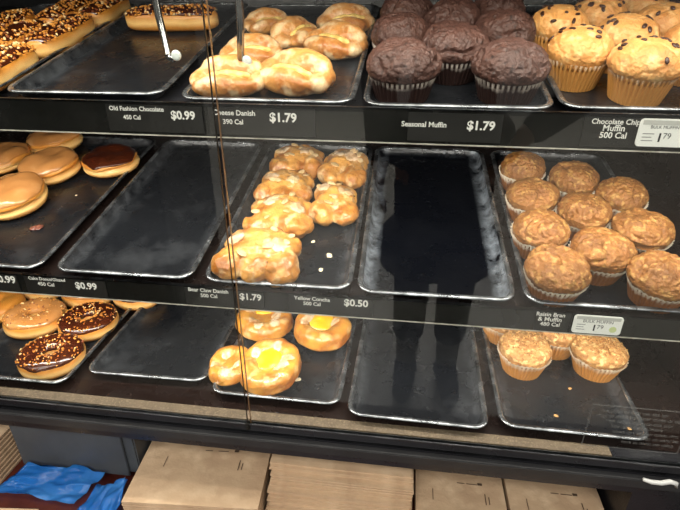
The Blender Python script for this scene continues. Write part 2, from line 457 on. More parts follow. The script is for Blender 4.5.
# ------------------------------------------------------------------ writing
def text_me(s, width, bold=0.0, height=None):
    cu = bpy.data.curves.new('t', 'FONT')
    cu.body = s; cu.size = 1.0; cu.extrude = 0.0; cu.align_x = 'CENTER'; cu.align_y = 'CENTER'
    cu.offset = bold
    cu.resolution_u = 3
    o = bpy.data.objects.new('t', cu); COL.objects.link(o)
    bpy.context.view_layer.update()
    me = bpy.data.meshes.new_from_object(o.evaluated_get(bpy.context.evaluated_depsgraph_get()))
    bpy.data.objects.remove(o); bpy.data.curves.remove(cu)
    xs = [v.co.x for v in me.vertices]
    ys = [v.co.y for v in me.vertices]
    k = width / (max(xs) - min(xs)) if height is None else height / (max(ys) - min(ys))
    me.transform(Matrix.Scale(k, 4))
    return me
RX = Matrix.Rotation(PI / 2, 4, 'X')
def text(name, s, x, y, z, width, m, parent, bold=0.02, height=None):
    me = text_me(s, width, bold, height)
    o = obj(name, me, m, parent, smooth=False)
    o.matrix_local = Matrix.Translation((x, y, z)) @ RX
    return o
def price_label(cx, zc, wd, ht, lines, price, label):
    r = thing('price_label', label, 'price label', Matrix.Translation((cx, -0.0127, zc)), 'black price labels on the shelf rails')
    box('label_strip', (-wd / 2, wd / 2, -0.0008, 0, -ht / 2, ht / 2), M['strip'], r)
    for s, x, z, wdt in lines:
        text('product_name', s, x - cx, -0.00095, z - zc, wdt, M['white_ink'], r)
    if price:
        s, x, z, wdt = price
        text('price', s, x - cx, -0.00095, z - zc, wdt, M['white_ink'], r, bold=0.03)
Z1, Z2 = 1.188, 0.9590
price_label(-0.328, Z1, 0.112, 0.029, [('Old Fashion Chocolate', -0.3479, 1.1985, 0.064), ('450 Cal', -0.3546, 1.1890, 0.0203)], ('$0.99', -0.2945, 1.1925, 0.0278), 'black price label reading Old Fashion Chocolate $0.99')
price_label(-0.206, Z1, 0.118, 0.029, [('Cheese Danish', -0.2359, 1.1970, 0.0472), ('390 Cal', -0.2379, 1.1873, 0.0227)], ('$1.79', -0.1817, 1.1931, 0.0297), 'black price label reading Cheese Danish $1.79')
price_label(0.0, Z1, 0.096, 0.029, [('Seasonal Muffin', -0.0315, 1.1905, 0.0464)], ('$1.79', 0.0266, 1.1905, 0.0281), 'black price label reading Seasonal Muffin $1.79')
price_label(0.166, Z1, 0.078, 0.029, [('Chocolate Chip', 0.1567, 1.1985, 0.0459), ('Muffin', 0.1562, 1.1922, 0.0207), ('500 Cal', 0.1569, 1.1850, 0.0256)], None, 'black label reading Chocolate Chip Muffin 500 Cal')
price_label(-0.600, Z2, 0.070, 0.025, [], ('$0.99', -0.5848, 0.9640, 0.034), 'black price label with only $0.99 showing, second rail, far left')
price_label(-0.495, Z2, 0.118, 0.025, [('Cake Donut/Glazed', -0.5202, 0.9692, 0.0539), ('450 Cal', -0.5233, 0.9610, 0.0242)], ('$0.99', -0.4646, 0.9625, 0.031), 'black price label reading Cake Donut/Glazed $0.99')
price_label(-0.272, Z2, 0.106, 0.025, [('Bear Claw Danish', -0.2927, 0.9690, 0.0540), ('500 Cal', -0.2925, 0.9610, 0.0225)], ('$1.79', -0.2363, 0.9635, 0.0290), 'black price label reading Bear Claw Danish $1.79')
price_label(-0.132, Z2, 0.108, 0.025, [('Yellow Concha', -0.1554, 0.9675, 0.0467), ('500 Cal', -0.1556, 0.9600, 0.0222)], ('$0.50', -0.0991, 0.9655, 0.0305), 'black price label reading Yellow Concha $0.50')
price_label(0.140, Z2, 0.040, 0.0265, [('Raisin Bran', 0.1366, 0.9690, 0.0331), ('& Muffin', 0.1367, 0.9622, 0.0276), ('480 Cal', 0.1380, 0.9552, 0.0231)], None, 'black label reading Raisin Bran & Muffin 480 Cal')

def rrect(w_, h_, r, n=5):
    pts = []
    for cx, cy, a0 in ((w_ / 2 - r, h_ / 2 - r, 0), (-w_ / 2 + r, h_ / 2 - r, PI / 2), (-w_ / 2 + r, -h_ / 2 + r, PI), (w_ / 2 - r, -h_ / 2 + r, 1.5 * PI)):
        for i in range(n + 1):
            a = a0 + PI / 2 * i / n
            pts.append((cx + r * math.cos(a), cy + r * math.sin(a)))
    return pts
def price_tag(cx, zc, wd, ht, label, green, rot, px, tx, tw):
    r = thing('price_tag', label, 'price tag', Matrix.Translation((cx, -0.0152, zc)) @ Matrix.Rotation(rot, 4, 'Y'), 'white paper price tags')
    bm = bmesh.new()
    P = rrect(wd, ht, 0.004)
    loft(bm, [[Vector((x, y, z)) for x, z in P] for y in (-0.0004, 0.0004)])
    obj('tag_card', bm, M['paper_tag'], r, smooth=False)
    box('printed_band', (-wd / 2 + 0.003, wd / 2 - 0.003, -0.0006, -0.00045, ht / 2 - 0.0060, ht / 2 - 0.0015), M['tag_band'], r)
    text('tag_print', 'BULK MUFFIN', tx, -0.0006, ht / 2 - 0.0082, tw, M['black_ink'], r, bold=0.0)
    text('tag_price', '1', px, -0.0006, -ht * 0.18, 0, M['black_ink'], r, 0.03, 0.0088)
    text('tag_price', '79', px + 0.0066, -0.0006, -ht * 0.11, 0, M['black_ink'], r, 0.0, 0.0056)
    for i in range(3):
        box('small_print', (-wd * 0.42, -wd * (0.24 + 0.03 * (i % 2)), -0.0006, -0.00045, -ht * 0.30 + i * 0.0034, -ht * 0.30 + i * 0.0034 + 0.0009), M['grey_ink'], r)
    if green:
        bm = bmesh.new()
        loft(bm, [[Vector((wd * 0.33 + 0.0042 * math.cos(a * PI / 8), y, -ht * 0.2 + 0.0042 * math.sin(a * PI / 8))) for a in range(16)] for y in (-0.0006, -0.00045)])
        obj('green_stamp', bm, M['tag_green'], r, smooth=False)
price_tag(0.2085, 1.1893, 0.060, 0.0275, 'white price tag with 1.79 on the upper rail, under the chocolate chip muffins', False, 0.0, -0.0086, -0.006, 0.026)
price_tag(0.1912, 0.9603, 0.0560, 0.0255, 'white price tag with 1.79 and a green stamp on the lower rail', True, 0.0, -0.0030, 0.000, 0.034)

# transparent sticker on the right pane
def decal_mat():
    m = bpy.data.materials.new('faint_print'); m.use_nodes = True
    nt = m.node_tree; b = nt.nodes['Principled BSDF']
    b.inputs['Base Color'].default_value = hexc('7c7c78'); b.inputs['Roughness'].default_value = 0.5
    b.inputs['Alpha'].default_value = 0.30
    return m
M['decal'] = decal_mat()
dc = thing('glass_sticker', 'clear rectangular sticker with faint printed lines on the lower right glass', 'sticker', Matrix.Translation((0.262, -0.0358, 0.8215)))
bm = bmesh.new()
W_, H_ = 0.118, 0.070
for e in ((-W_ / 2, W_ / 2, H_ / 2 - 0.0009, H_ / 2), (-W_ / 2, W_ / 2, -H_ / 2, -H_ / 2 + 0.0006), (-W_ / 2, -W_ / 2 + 0.0009, -H_ / 2, H_ / 2), (W_ / 2 - 0.0009, W_ / 2, -H_ / 2, H_ / 2)):
    box_bm(bm, e[0], e[1], -0.0002, 0.0002, e[2], e[3])
obj('sticker_border', bm, M['decal'], dc, smooth=False)
rs = random.Random(4)
for i, (x0, x1) in enumerate(((-0.046, 0.030), (-0.050, 0.046), (-0.038, 0.040), (-0.030, 0.020), (-0.026, 0.050), (-0.020, 0.050), (-0.012, 0.040))):
    bm = bmesh.new()
    z = H_ / 2 - 0.0105 - i * 0.0082
    x = x0
    while x < x1:
        for _ in range(rs.randint(3, 7)):
            wd = rs.uniform(0.0009, 0.0022)
            if rs.random() < 0.5:
                box_bm(bm, x, x + 0.0006, -0.0002, 0.0002, z, z + rs.choice((0.0028, 0.004)))
                box_bm(bm, x + 0.0006, x + wd, -0.0002, 0.0002, z + rs.choice((0.0, 0.0024)), z + 0.0031)
            else:
                box_bm(bm, x, x + wd, -0.0002, 0.0002, z, z + 0.0007)
                box_bm(bm, x, x + wd, -0.0002, 0.0002, z + 0.0022, z + 0.0028)
            x += wd + 0.0007
        x += 0.0022
    obj('print_line', bm, M['decal'], dc, smooth=False)

# ------------------------------------------------------------------ trays
TW, TL = 0.2, 0.411
def tray_meshes():
    P = lambda inset, r, z: [Vector((x, y + TL / 2, z)) for x, y in rrect(TW - 2 * inset, TL - 2 * inset, r, 6)]
    bm = bmesh.new()
    # inside skin down to the floor, then the outside skin back up
    loft(bm, [P(0.0068, 0.0165, -0.0012), P(0.0086, 0.015, -0.0050), P(0.0120, 0.013, -0.0115), P(0.0145, 0.012, -0.0131), P(0.019, 0.010, -0.0134)], cap0=False, cap1=True)
    loft(bm, [P(0.0062, 0.0170, -0.0012), P(0.0078, 0.016, -0.0055), P(0.0112, 0.014, -0.0125), P(0.0150, 0.012, -0.0147)], cap0=False, cap1=True)
    pan = bpy.data.meshes.new('pan')
    bmesh.ops.recalc_face_normals(bm, faces=bm.faces)
    bm.to_mesh(pan); bm.free()
    bm = bmesh.new()
    n = 10
    rings = []
    for k in range(n + 1):
        a = 2 * PI * k / n
        rings.append(P(0.0038 - 0.0036 * math.cos(a), 0.0185 + 0.0034 * math.cos(a), -0.0017 + 0.0017 * math.sin(a)))
    loft(bm, rings, cap0=False, cap1=False)
    bmesh.ops.remove_doubles(bm, verts=bm.verts, dist=1e-5)
    bmesh.ops.recalc_face_normals(bm, faces=bm.faces)
    rim = bpy.data.meshes.new('rim'); bm.to_mesh(rim); bm.free()
    return pan, rim
PAN, RIM = tray_meshes()
for me in (PAN, RIM):
    for p in me.polygons: p.use_smooth = True
def tray(k, X, s, deg, label, m='tray'):
    r = thing('baking_tray', label, 'tray', shelf_M(k, X, s, 0, math.radians(deg)), 'black bakery trays on the shelves')
    pan = PAN.copy(); pan.materials.append(M[m])
    obj('pan', pan, None, r)
    rim = RIM.copy(); rim.materials.append(M['rim'])
    obj('rim', rim, None, r)
P_ = 0.21177
def cx(i): return (i - 4) * P_
T = [
 (0, 1, 0, 0, 0.2, 'black tray on the top shelf under the sprinkled long johns at the far left', 'tray'),
 (0, 2, -.0030, .0072, 0.9, 'black tray on the top shelf holding a single long john at its back', 'tray'),
 (0, 3, .0055, -.0017, -0.2, 'black tray on the top shelf holding the cheese danishes', 'tray'),
 (0, 4, .0020, -.0054, 0.4, 'black tray on the top shelf holding the chocolate muffins', 'tray'),
 (0, 5, -.0048, 0, 0.2, 'black tray on the top shelf holding the chocolate chip muffins', 'tray'),
 (1, 1, -.0047, 0, 0, 'black tray on the middle shelf holding the maple iced shells', 'tray'),
 (1, 2, .0030, 0, 0.3, 'empty black tray on the middle shelf left of the bear claws', 'tray'),
 (1, 3, .0052, 0, 0.3, 'black tray on the middle shelf holding the bear claws', 'tray'),
 (1, 4, -.0004, -.0011, 0.6, 'empty black tray with white scuffed sides, middle shelf between bear claws and bran muffins', 'tray_worn'),
 (1, 5, -.0030, 0, 0.2, 'black tray on the middle shelf holding the bran muffins', 'tray_dark'),
 (2, 1, -.012, -.0087, 0.2, 'black tray on the bottom deck holding the ring doughnuts', 'tray'),
 (2, 2, -.010, .024, 0.9, 'empty black tray on the bottom deck beside the ring doughnuts', 'tray'),
 (2, 3, -.0090, .0036, -0.6, 'black tray on the bottom deck holding the custard danishes', 'tray'),
 (2, 4, -.0105, -.0150, -1.0, 'empty black tray on the bottom deck between custard danishes and nut muffins', 'tray'),
 (2, 5, -.0075, -.0086, -0.7, 'black tray on the bottom deck holding the nut topped muffins', 'tray'),
]
for k, i, dx, ds, deg, lab, m in T:
    tray(k, cx(i) + dx, ds, deg, lab, m)

# ------------------------------------------------------------------ muffins
def muffin(kind, k, X, s, label, group, Rd=0.040, hz=1.0, seed=0, lean=(0, 0), fine=True):
    prm = {'choc': dict(zc=0.0275, rb=0.0285, rt=0.0355, Rd=0.0405, H=0.034, cr=0.0046, cw=0.09, crs=24, lump=0.0030, cake='choc_cake', liner='liner_choc', name='chocolate_muffin'),
           'chip': dict(zc=0.0310, rb=0.0265, rt=0.0335, Rd=0.0378, H=0.030, cr=0.0016, cw=0.06, crs=18, lump=0.0020, cake='chip_cake', liner='liner_chip', name='chocolate_chip_muffin'),
           'bran': dict(zc=0.0300, rb=0.0280, rt=0.0365, Rd=0.0395, H=0.029, cr=0.0038, cw=0.08, crs=26, lump=0.0028, cake='bran_cake', liner='liner_bran', name='bran_muffin'),
           'nut': dict(zc=0.0340, rb=0.0290, rt=0.0390, Rd=0.0400, H=0.025, cr=0.0010, cw=0.06, crs=30, lump=0.0022, cake='nut_cake', liner='liner_nut', name='nut_muffin')}[kind]
    rd = random.Random(seed * 13 + 5)
    off = Vector((rd.uniform(-9, 9), rd.uniform(-9, 9), rd.uniform(-9, 9)))
    base = shelf_M(k, X, s, FLOOR_H + 0.0003 + 0.026 * (abs(lean[0]) + abs(lean[1])), 0)
    r = thing(prm['name'], label, 'muffin', base @ Matrix.Rotation(lean[0], 4, 'X') @ Matrix.Rotation(lean[1], 4, 'Y') @ Matrix.Rotation(rd.uniform(0, 6.28), 4, 'Z'), group)
    zc, rb, rt, RD, H = prm['zc'], prm['rb'], prm['rt'], prm['Rd'] * Rd / 0.04, prm['H'] * hz
    rt = min(rt, RD * 0.985)
    n = 150
    ex, ey = 1 + rd.uniform(-.04, .04), 1 + rd.uniform(-.04, .04)
    prof = [(rt * 0.955, zc - 0.006), (rt * 0.975, zc - 0.001), (RD * 0.955, zc + 0.0012), (RD * 0.99, zc + 0.0045)]
    m_ = 42
    for j in range(m_):
        a = (j + 0.7) / m_ * PI / 2
        prof.append((RD * math.cos(a) ** 0.78, zc + 0.0075 + (H - 0.0075) * math.sin(a) ** 1.05))
    rings = []
    for j, (rr, z) in enumerate(prof):
        ring = []
        for q in range(n):
            a = 2 * PI * q / n
            p = Vector((rr * math.cos(a) * ex, rr * math.sin(a) * ey, z))
            if j >= 2:
                nn = Vector((p.x * 0.8, p.y * 0.8, (z - zc) * 1.3)).normalized()
                pp = p + off
                d = prm['lump'] * fbm(pp, 32, 2) + 0.0009 * fbm(pp, 150, 2)
                top = min(1, max(0, (z - zc - 0.006) / 0.012))
                d -= prm['cr'] * crack(pp, prm['crs'], prm['cw']) * top * min(1, max(0, 0.5 + 2.2 * noise.noise(pp * 38 + Vector((3, 1, 7)))))
                d += (0.0004 if kind == 'chip' else 0.0012) * noise.noise(pp * 210)
                if j < 5: d *= 0.6
                p = p + nn * d
            ring.append(p)
        rings.append(ring)
    bm = bmesh.new()
    loft(bm, rings, True, True)
    cake = obj('cake', bm, M[prm['cake']], r)
    bm = bmesh.new()
    n2 = 160
    lr = []
    for t_ in (0, 0.02, 0.35, 0.7, 1.0):
        rr = rb + (rt - rb) * t_
        ring = []
        for q in range(n2):
            a = 2 * PI * q / n2
            pl = (0.0018 if t_ == 1.0 and kind in ('bran', 'nut') else 0.0) + (0.0004 + 0.0009 * t_) * (1 if (q // 2) % 2 else -1)
            zz = zc * t_ + (0.0030 * fbm(Vector((math.cos(a), math.sin(a), 0)) * 2 + off, 1, 2) + (0.0010 if (q // 2) % 2 else 0) if t_ == 1.0 else 0)
            ring.append(Vector(((rr + pl) * math.cos(a) * ex, (rr + pl) * math.sin(a) * ey, zz)))
        lr.append(ring)
    loft(bm, lr, True, False)
    obj('paper_liner', bm, M[prm['liner']], r, smooth=False)
    def top_pt(a, fr):
        rr = RD * fr
        ca = (fr) ** (1 / 0.78)
        z = zc + 0.0075 + (H - 0.0075) * math.sqrt(max(0, 1 - ca * ca)) ** 1.05
        p = Vector((rr * math.cos(a) * ex, rr * math.sin(a) * ey, z))
        nn = Vector((p.x * 0.8, p.y * 0.8, (z - zc) * 1.3)).normalized()
        return p, nn
    if kind == 'chip':
        for q in range(rd.randint(12, 16)):
            p, nn = top_pt(rd.uniform(0, 6.28), math.sqrt(rd.uniform(0.02, 0.85)))
            o = obj('chocolate_chip', CHIP_ME, None, cake)
            o.matrix_local = Matrix.Translation(p + nn * 0.0006) @ nn.to_track_quat('Z', 'Y').to_matrix().to_4x4() @ Matrix.Rotation(rd.uniform(0, 6), 4, 'Z') @ Matrix.Diagonal((rd.uniform(.8, 1.3), rd.uniform(.7, 1), rd.uniform(.7, 1), 1))
    if kind == 'nut':
        bm = bmesh.new()
        for q in range(150):
            p, nn = top_pt(rd.uniform(0, 6.28), math.sqrt(rd.uniform(0.0, 0.9)))
            sz = rd.uniform(0.0010, 0.0026)
            mt = Matrix.Translation(p + nn * rd.uniform(0, 0.001)) @ Euler((rd.uniform(0, 6), rd.uniform(0, 6), 0)).to_matrix().to_4x4() @ Matrix.Diagonal((sz * rd.uniform(.7, 1.5), sz, sz * rd.uniform(.5, 1), 1))
            bmesh.ops.create_icosphere(bm, subdivisions=1, radius=1, matrix=mt)
        tag(obj('walnut_crumbs', bm, M['walnut'], cake), 'chopped walnut crumb topping', None, kind='stuff')
    return r
bm = bmesh.new()
bmesh.ops.create_icosphere(bm, subdivisions=2, radius=1, matrix=Matrix.Diagonal((0.0036, 0.0029, 0.0019, 1)))
CHIP_ME = bpy.data.meshes.new('chocolate_chip'); bm.to_mesh(CHIP_ME); bm.free()
CHIP_ME.materials.append(M['chip'])
for p in CHIP_ME.polygons: p.use_smooth = True

G = 'chocolate muffins on the top shelf'
for q, (X, s, lab, rd_) in enumerate((
  (-0.057, 0.047, 'dark chocolate muffin at the front left corner of its tray', .040),
  (0.058, 0.052, 'dark chocolate muffin at the front right corner of its tray, star crack on top', .0405),
  (0.0005, 0.112, 'dark chocolate muffin behind and between the front two', .039),
  (-0.064, 0.158, 'dark chocolate muffin right behind the front left one', .038),
  (0.066, 0.172, 'dark chocolate muffin right behind the front right one', .038),
  (-0.058, 0.262, 'dark chocolate muffin at the left, third from the front', .038),
  (0.004, 0.222, 'dark chocolate muffin in the middle of the tray, second centre one', .038),
  (0.070, 0.276, 'dark chocolate muffin at the right, third from the front', .038))):
    muffin('choc', 0, X, s, lab, G, rd_, 1.0, 10 + q)
G = 'chocolate chip muffins on the top shelf'
for q, (X, s, lab, rd_) in enumerate((
  (0.139, 0.098, 'golden chocolate chip muffin nearest the chocolate muffins, second row', .037),
  (0.197, 0.058, 'large golden chocolate chip muffin front and nearest the white tag', .040),
  (0.135, 0.192, 'golden chocolate chip muffin at the left in the third row', .038),
  (0.197, 0.245, 'golden chocolate chip muffin at the back, cut by the top of the photo', .036),
  (0.204, 0.152, 'golden chocolate chip muffin in the middle behind the large front one', .037),
  (0.268, 0.300, 'golden chocolate chip muffin at the back right of the tray', .036),
  (0.266, 0.206, 'golden chocolate chip muffin at the right, third from the front', .036),
  (0.268, 0.118, 'golden chocolate chip muffin at the right edge, second from the front', .037),
  (0.262, 0.030, 'golden chocolate chip muffin at the front right corner, cut by the photo edge', .036))):
    muffin('chip', 0, X, s, lab, G, rd_, 1.0, 30 + q)
G = 'bran muffins on the middle shelf'
for q, (X, s, lab, rd_, ln) in enumerate((
  (0.146, 0.300, 'brown bran muffin at the back left corner of its tray', .0375, (0, -.15)),
  (0.220, 0.268, 'brown bran muffin at the back middle of the tray', .038, (0, 0)),
  (0.146, 0.210, 'brown bran muffin at the left, second from the back', .0385, (.1, 0)),
  (0.278, 0.224, 'brown bran muffin at the right, second from the back', .037, (0, .1)),
  (0.212, 0.174, 'brown bran muffin in the middle of the batch', .038, (0, 0)),
  (0.142, 0.122, 'brown bran muffin at the left, second from the front', .0385, (.05, -.1)),
  (0.279, 0.136, 'brown bran muffin at the right, second from the front, white liner edge showing below it', .038, (0, .1)),
  (0.212, 0.082, 'brown bran muffin split open across its front, middle of the front half', .0385, (.05, 0)),
  (0.147, 0.036, 'brown bran muffin at the front left corner of the tray', .0395, (-.05, .08)),
  (0.270, 0.036, 'brown bran muffin at the front right corner in a wide white liner', .0405, (0, .05)))):
    muffin('bran', 1, X, s, lab, G, rd_, 1.0, 50 + q)
G = 'nut topped muffins on the bottom deck'
for q, (X, s, lab, rd_) in enumerate((
  (0.160, 0.137, 'pale nut topped muffin at the front left, in a ruffled liner', .040),
  (0.276, 0.146, 'pale nut topped muffin standing apart at the right', .041),
  (0.224, 0.196, 'pale nut topped muffin behind and between the two front ones', .039),
  (0.143, 0.222, 'pale nut topped muffin half hidden by the rail, behind the left one', .039))):
    muffin('nut', 2, X, s, lab, G, rd_, 1.0, 70 + q)

# ------------------------------------------------------------------ doughnuts and long johns
def crumbs(name, pts, parent, rd, size=(0.0011, 0.0021), label='chopped nut topping'):
    bm = bmesh.new()
    for p, nn in pts:
        sz = rd.uniform(*size)
        mt = Matrix.Translation(p + nn * 0.0004) @ nn.to_track_quat('Z', 'Y').to_matrix().to_4x4() @ Euler((rd.uniform(-.5, .5), rd.uniform(-.5, .5), rd.uniform(0, 6))).to_matrix().to_4x4() @ Matrix.Diagonal((sz * rd.uniform(1, 1.9), sz * rd.uniform(.6, 1), sz * rd.uniform(.4, .8), 1))
        nf = len(bm.faces)
        bmesh.ops.create_icosphere(bm, subdivisions=1, radius=1, matrix=mt)
        bm.faces.ensure_lookup_table()
        mi = rd.choice((0, 0, 0, 0, 1, 2))
        for f in bm.faces[nf:]: f.material_index = mi
    o = obj(name, bm, [M['crumb_gold'], M['crumb_pale'], M['crumb_brown']], parent)
    tag(o, label, None, kind='stuff')

def ring_donut(X, s, label, icing, ncr, seed, rz=0, lean=(0, 0), lift=0.0, sc=1.0):
    rd = random.Random(seed)
    off = Vector((rd.uniform(-9, 9), rd.uniform(-9, 9), 0))
    r = thing('ring_doughnut', label, 'doughnut', shelf_M(2, X, s, FLOOR_H + 0.0003 + lift) @ Matrix.Rotation(lean[0], 4, 'X') @ Matrix.Rotation(lean[1], 4, 'Y') @ Matrix.Rotation(rz, 4, 'Z') @ Matrix.Scale(sc, 4), 'ring doughnuts on the bottom deck')
    RR, a_, b_ = 0.0325, 0.0208, 0.0180
    NU, NV = 72, 32
    def pt(u, v, d=0.0):
        ca, sa = math.cos(v), math.sin(v)
        x = RR + (a_ + d) * abs(ca) ** 0.85 * (1 if ca > 0 else -1)
        z = b_ + (b_ + d) * abs(sa) ** 0.85 * (1 if sa > 0 else -1)
        q = Vector((x * math.cos(u), x * math.sin(u) * 0.97, z))
        e = 1 + 0.05 * fbm(q + off, 22, 2)
        return Vector((q.x * e, q.y * e, q.z * (1 if q.z < b_ else 1 + 0.06 * fbm(q - off, 30, 1))))
    bm = bmesh.new()
    vs = [[bm.verts.new(pt(2 * PI * i / NU, 2 * PI * j / NV)) for j in range(NV)] for i in range(NU)]
    for i in range(NU):
        for j in range(NV):
            bm.faces.new((vs[i][j], vs[(i + 1) % NU][j], vs[(i + 1) % NU][(j + 1) % NV], vs[i][(j + 1) % NV]))
    body = obj('dough', bm, M['dough'], r)
    if icing:
        bm = bmesh.new()
        K = 18
        rows = []
        for i in range(NU):
            u = 2 * PI * i / NU
            w0 = 0.35 + 0.22 * fbm(Vector((math.cos(u) * 2, math.sin(u) * 2, seed)), 1, 3)
            w1 = PI - 0.15
            row = []
            for j in range(K + 1):
                f = j / K
                d = 0.0017 if 0 < j < K else -0.0006
                if j in (1, K - 1): d = 0.0013
                row.append(bm.verts.new(pt(u, w0 + (w1 - w0) * f, d)))
            rows.append(row)
        for i in range(NU):
            for j in range(K):
                bm.faces.new((rows[i][j], rows[(i + 1) % NU][j], rows[(i + 1) % NU][j + 1], rows[i][j + 1]))
        ic = obj('icing', bm, M[icing], r)
        P = []
        for q in range(ncr):
            u = rd.uniform(0, 2 * PI); v = rd.uniform(0.55, 2.6)
            p = pt(u, v, 0.0017); nn = Vector((math.cos(u) * math.cos(v), math.sin(u) * math.cos(v), math.sin(v)))
            P.append((p, nn))
        if P: crumbs('nut_crumbs', P, ic, rd)
    return r
ring_donut(-0.700, 0.143, 'maple iced ring doughnut with sparse nut crumbs, left of the three full rings', 'maple', 150, 3)
ring_donut(-0.5985, 0.146, 'chocolate iced ring doughnut with nut crumbs touching the tray rim, behind the front one', 'choc_icing', 210, 5, sc=0.955)
ring_donut(-0.6010, 0.046, 'chocolate iced ring doughnut with nut crumbs, front and nearest', 'choc_icing', 220, 8, sc=0.955)
ring_donut(-0.655, 0.248, 'ring doughnut half hidden by the rail behind the maple iced ring', 'maple', 90, 11)
ring_donut(-0.556, 0.252, 'chocolate iced ring doughnut peeking out below the rail, near the empty tray', 'choc_icing', 60, 13, sc=0.92)
ring_donut(-0.803, 0.170, 'plain ring doughnut cut off by the left edge of the photo', None, 0, 17, sc=0.95)
ring_donut(-0.760, 0.262, 'plain ring doughnut under the rail at the far left', None, 0, 19, sc=0.95)

def shell_donut(X, s, label, icing, seed, rz=0, lean=(0, 0), sc=1.0, dome=1.0):
    rd = random.Random(seed)
    off = Vector((rd.uniform(-9, 9), rd.uniform(-9, 9), 0))
    r = thing('filled_doughnut', label, 'doughnut', shelf_M(1, X, s, FLOOR_H + 0.0003) @ Matrix.Rotation(lean[0], 4, 'X') @ Matrix.Rotation(lean[1], 4, 'Y') @ Matrix.Rotation(rz, 4, 'Z') @ Matrix.Diagonal((sc, sc, sc, 1)), 'iced filled doughnuts on the middle shelf')
    n = 72
    def prof(t, u):           # t 0..1 from the bottom centre to the top centre
        a = -PI / 2 + PI * t
        ca, sa = math.cos(a), math.sin(a)
        rr = 0.0500 * abs(ca) ** 0.62
        z = 0.0175 + (0.0175 if sa < 0 else 0.0185 * dome) * abs(sa) ** 0.8 * (1 if sa > 0 else -1)
        dent = math.exp(-((z - 0.0190 - 0.003 * math.sin(u + seed)) / 0.0022) ** 2) * 0.0045 * (0.9 + 0.7 * max(0, math.sin(u * 1.0 + seed)))
        return rr - dent, z
    def pt(t, u, d=0):
        rr, z = prof(t, u)
        a = -PI / 2 + PI * t
        p = Vector(((rr + d * math.cos(a)) * math.cos(u) * 1.03, (rr + d * math.cos(a)) * math.sin(u) * 0.96, z + d * math.sin(a)))
        e = 1 + 0.075 * fbm(p + off, 18, 2)
        return Vector((p.x * e, p.y * e, p.z + (0.0042 * fbm(p - off, 26, 2) if t > 0.5 else 0)))
    bm = bmesh.new()
    loft(bm, [[pt(t, 2 * PI * q / n) for q in range(n)] for t in [0.03 + 0.94 * i / 30 for i in range(31)]])
    obj('dough', bm, M['dough'], r)
    if icing:
        bm = bmesh.new()
        rings = []
        K = 16
        for j in range(K):
            ring = []
            for q in range(n):
                u = 2 * PI * q / n
                t0 = 0.64 + 0.045 * fbm(Vector((math.cos(u) * 2, math.sin(u) * 2, seed)), 1, 3)
                t = t0 + (0.975 - t0) * j / (K - 1)
                ring.append(pt(t, u, 0.0017 if j > 1 else (0.0013 if j else -0.0005)))
            rings.append(ring)
        loft(bm, rings, False, True)
        obj('icing', bm, M[icing], r)
    return r
shell_donut(-0.5855, 0.298, 'chocolate iced filled doughnut beside the tray rim, rightmost on the middle shelf', 'choc_icing', 2, lean=(0.0, 0.0))
shell_donut(-0.6840, 0.270, 'maple iced filled doughnut just left of the chocolate iced one', 'maple', 3, rz=0.6, dome=1.25, lean=(0.10, 0))
shell_donut(-0.686, 0.166, 'maple iced filled doughnut nearest the front of the photo, left edge', 'maple', 4, rz=2.0, sc=1.06, dome=1.25, lean=(0.08, 0))
shell_donut(-0.742, 0.375, 'maple iced filled doughnut at the back below the rail', 'maple', 5, rz=3.2)
shell_donut(-0.798, 0.292, 'maple iced filled doughnut in the left row behind the nearest one', 'maple', 6, rz=1.0)
shell_donut(-0.810, 0.185, 'filled doughnut at the left photo edge beside the nearest maple one', 'maple', 8, rz=4.0)
shell_donut(-0.735, 0.062, 'filled doughnut mostly outside the photo at the left front', 'maple', 9, rz=5.0)

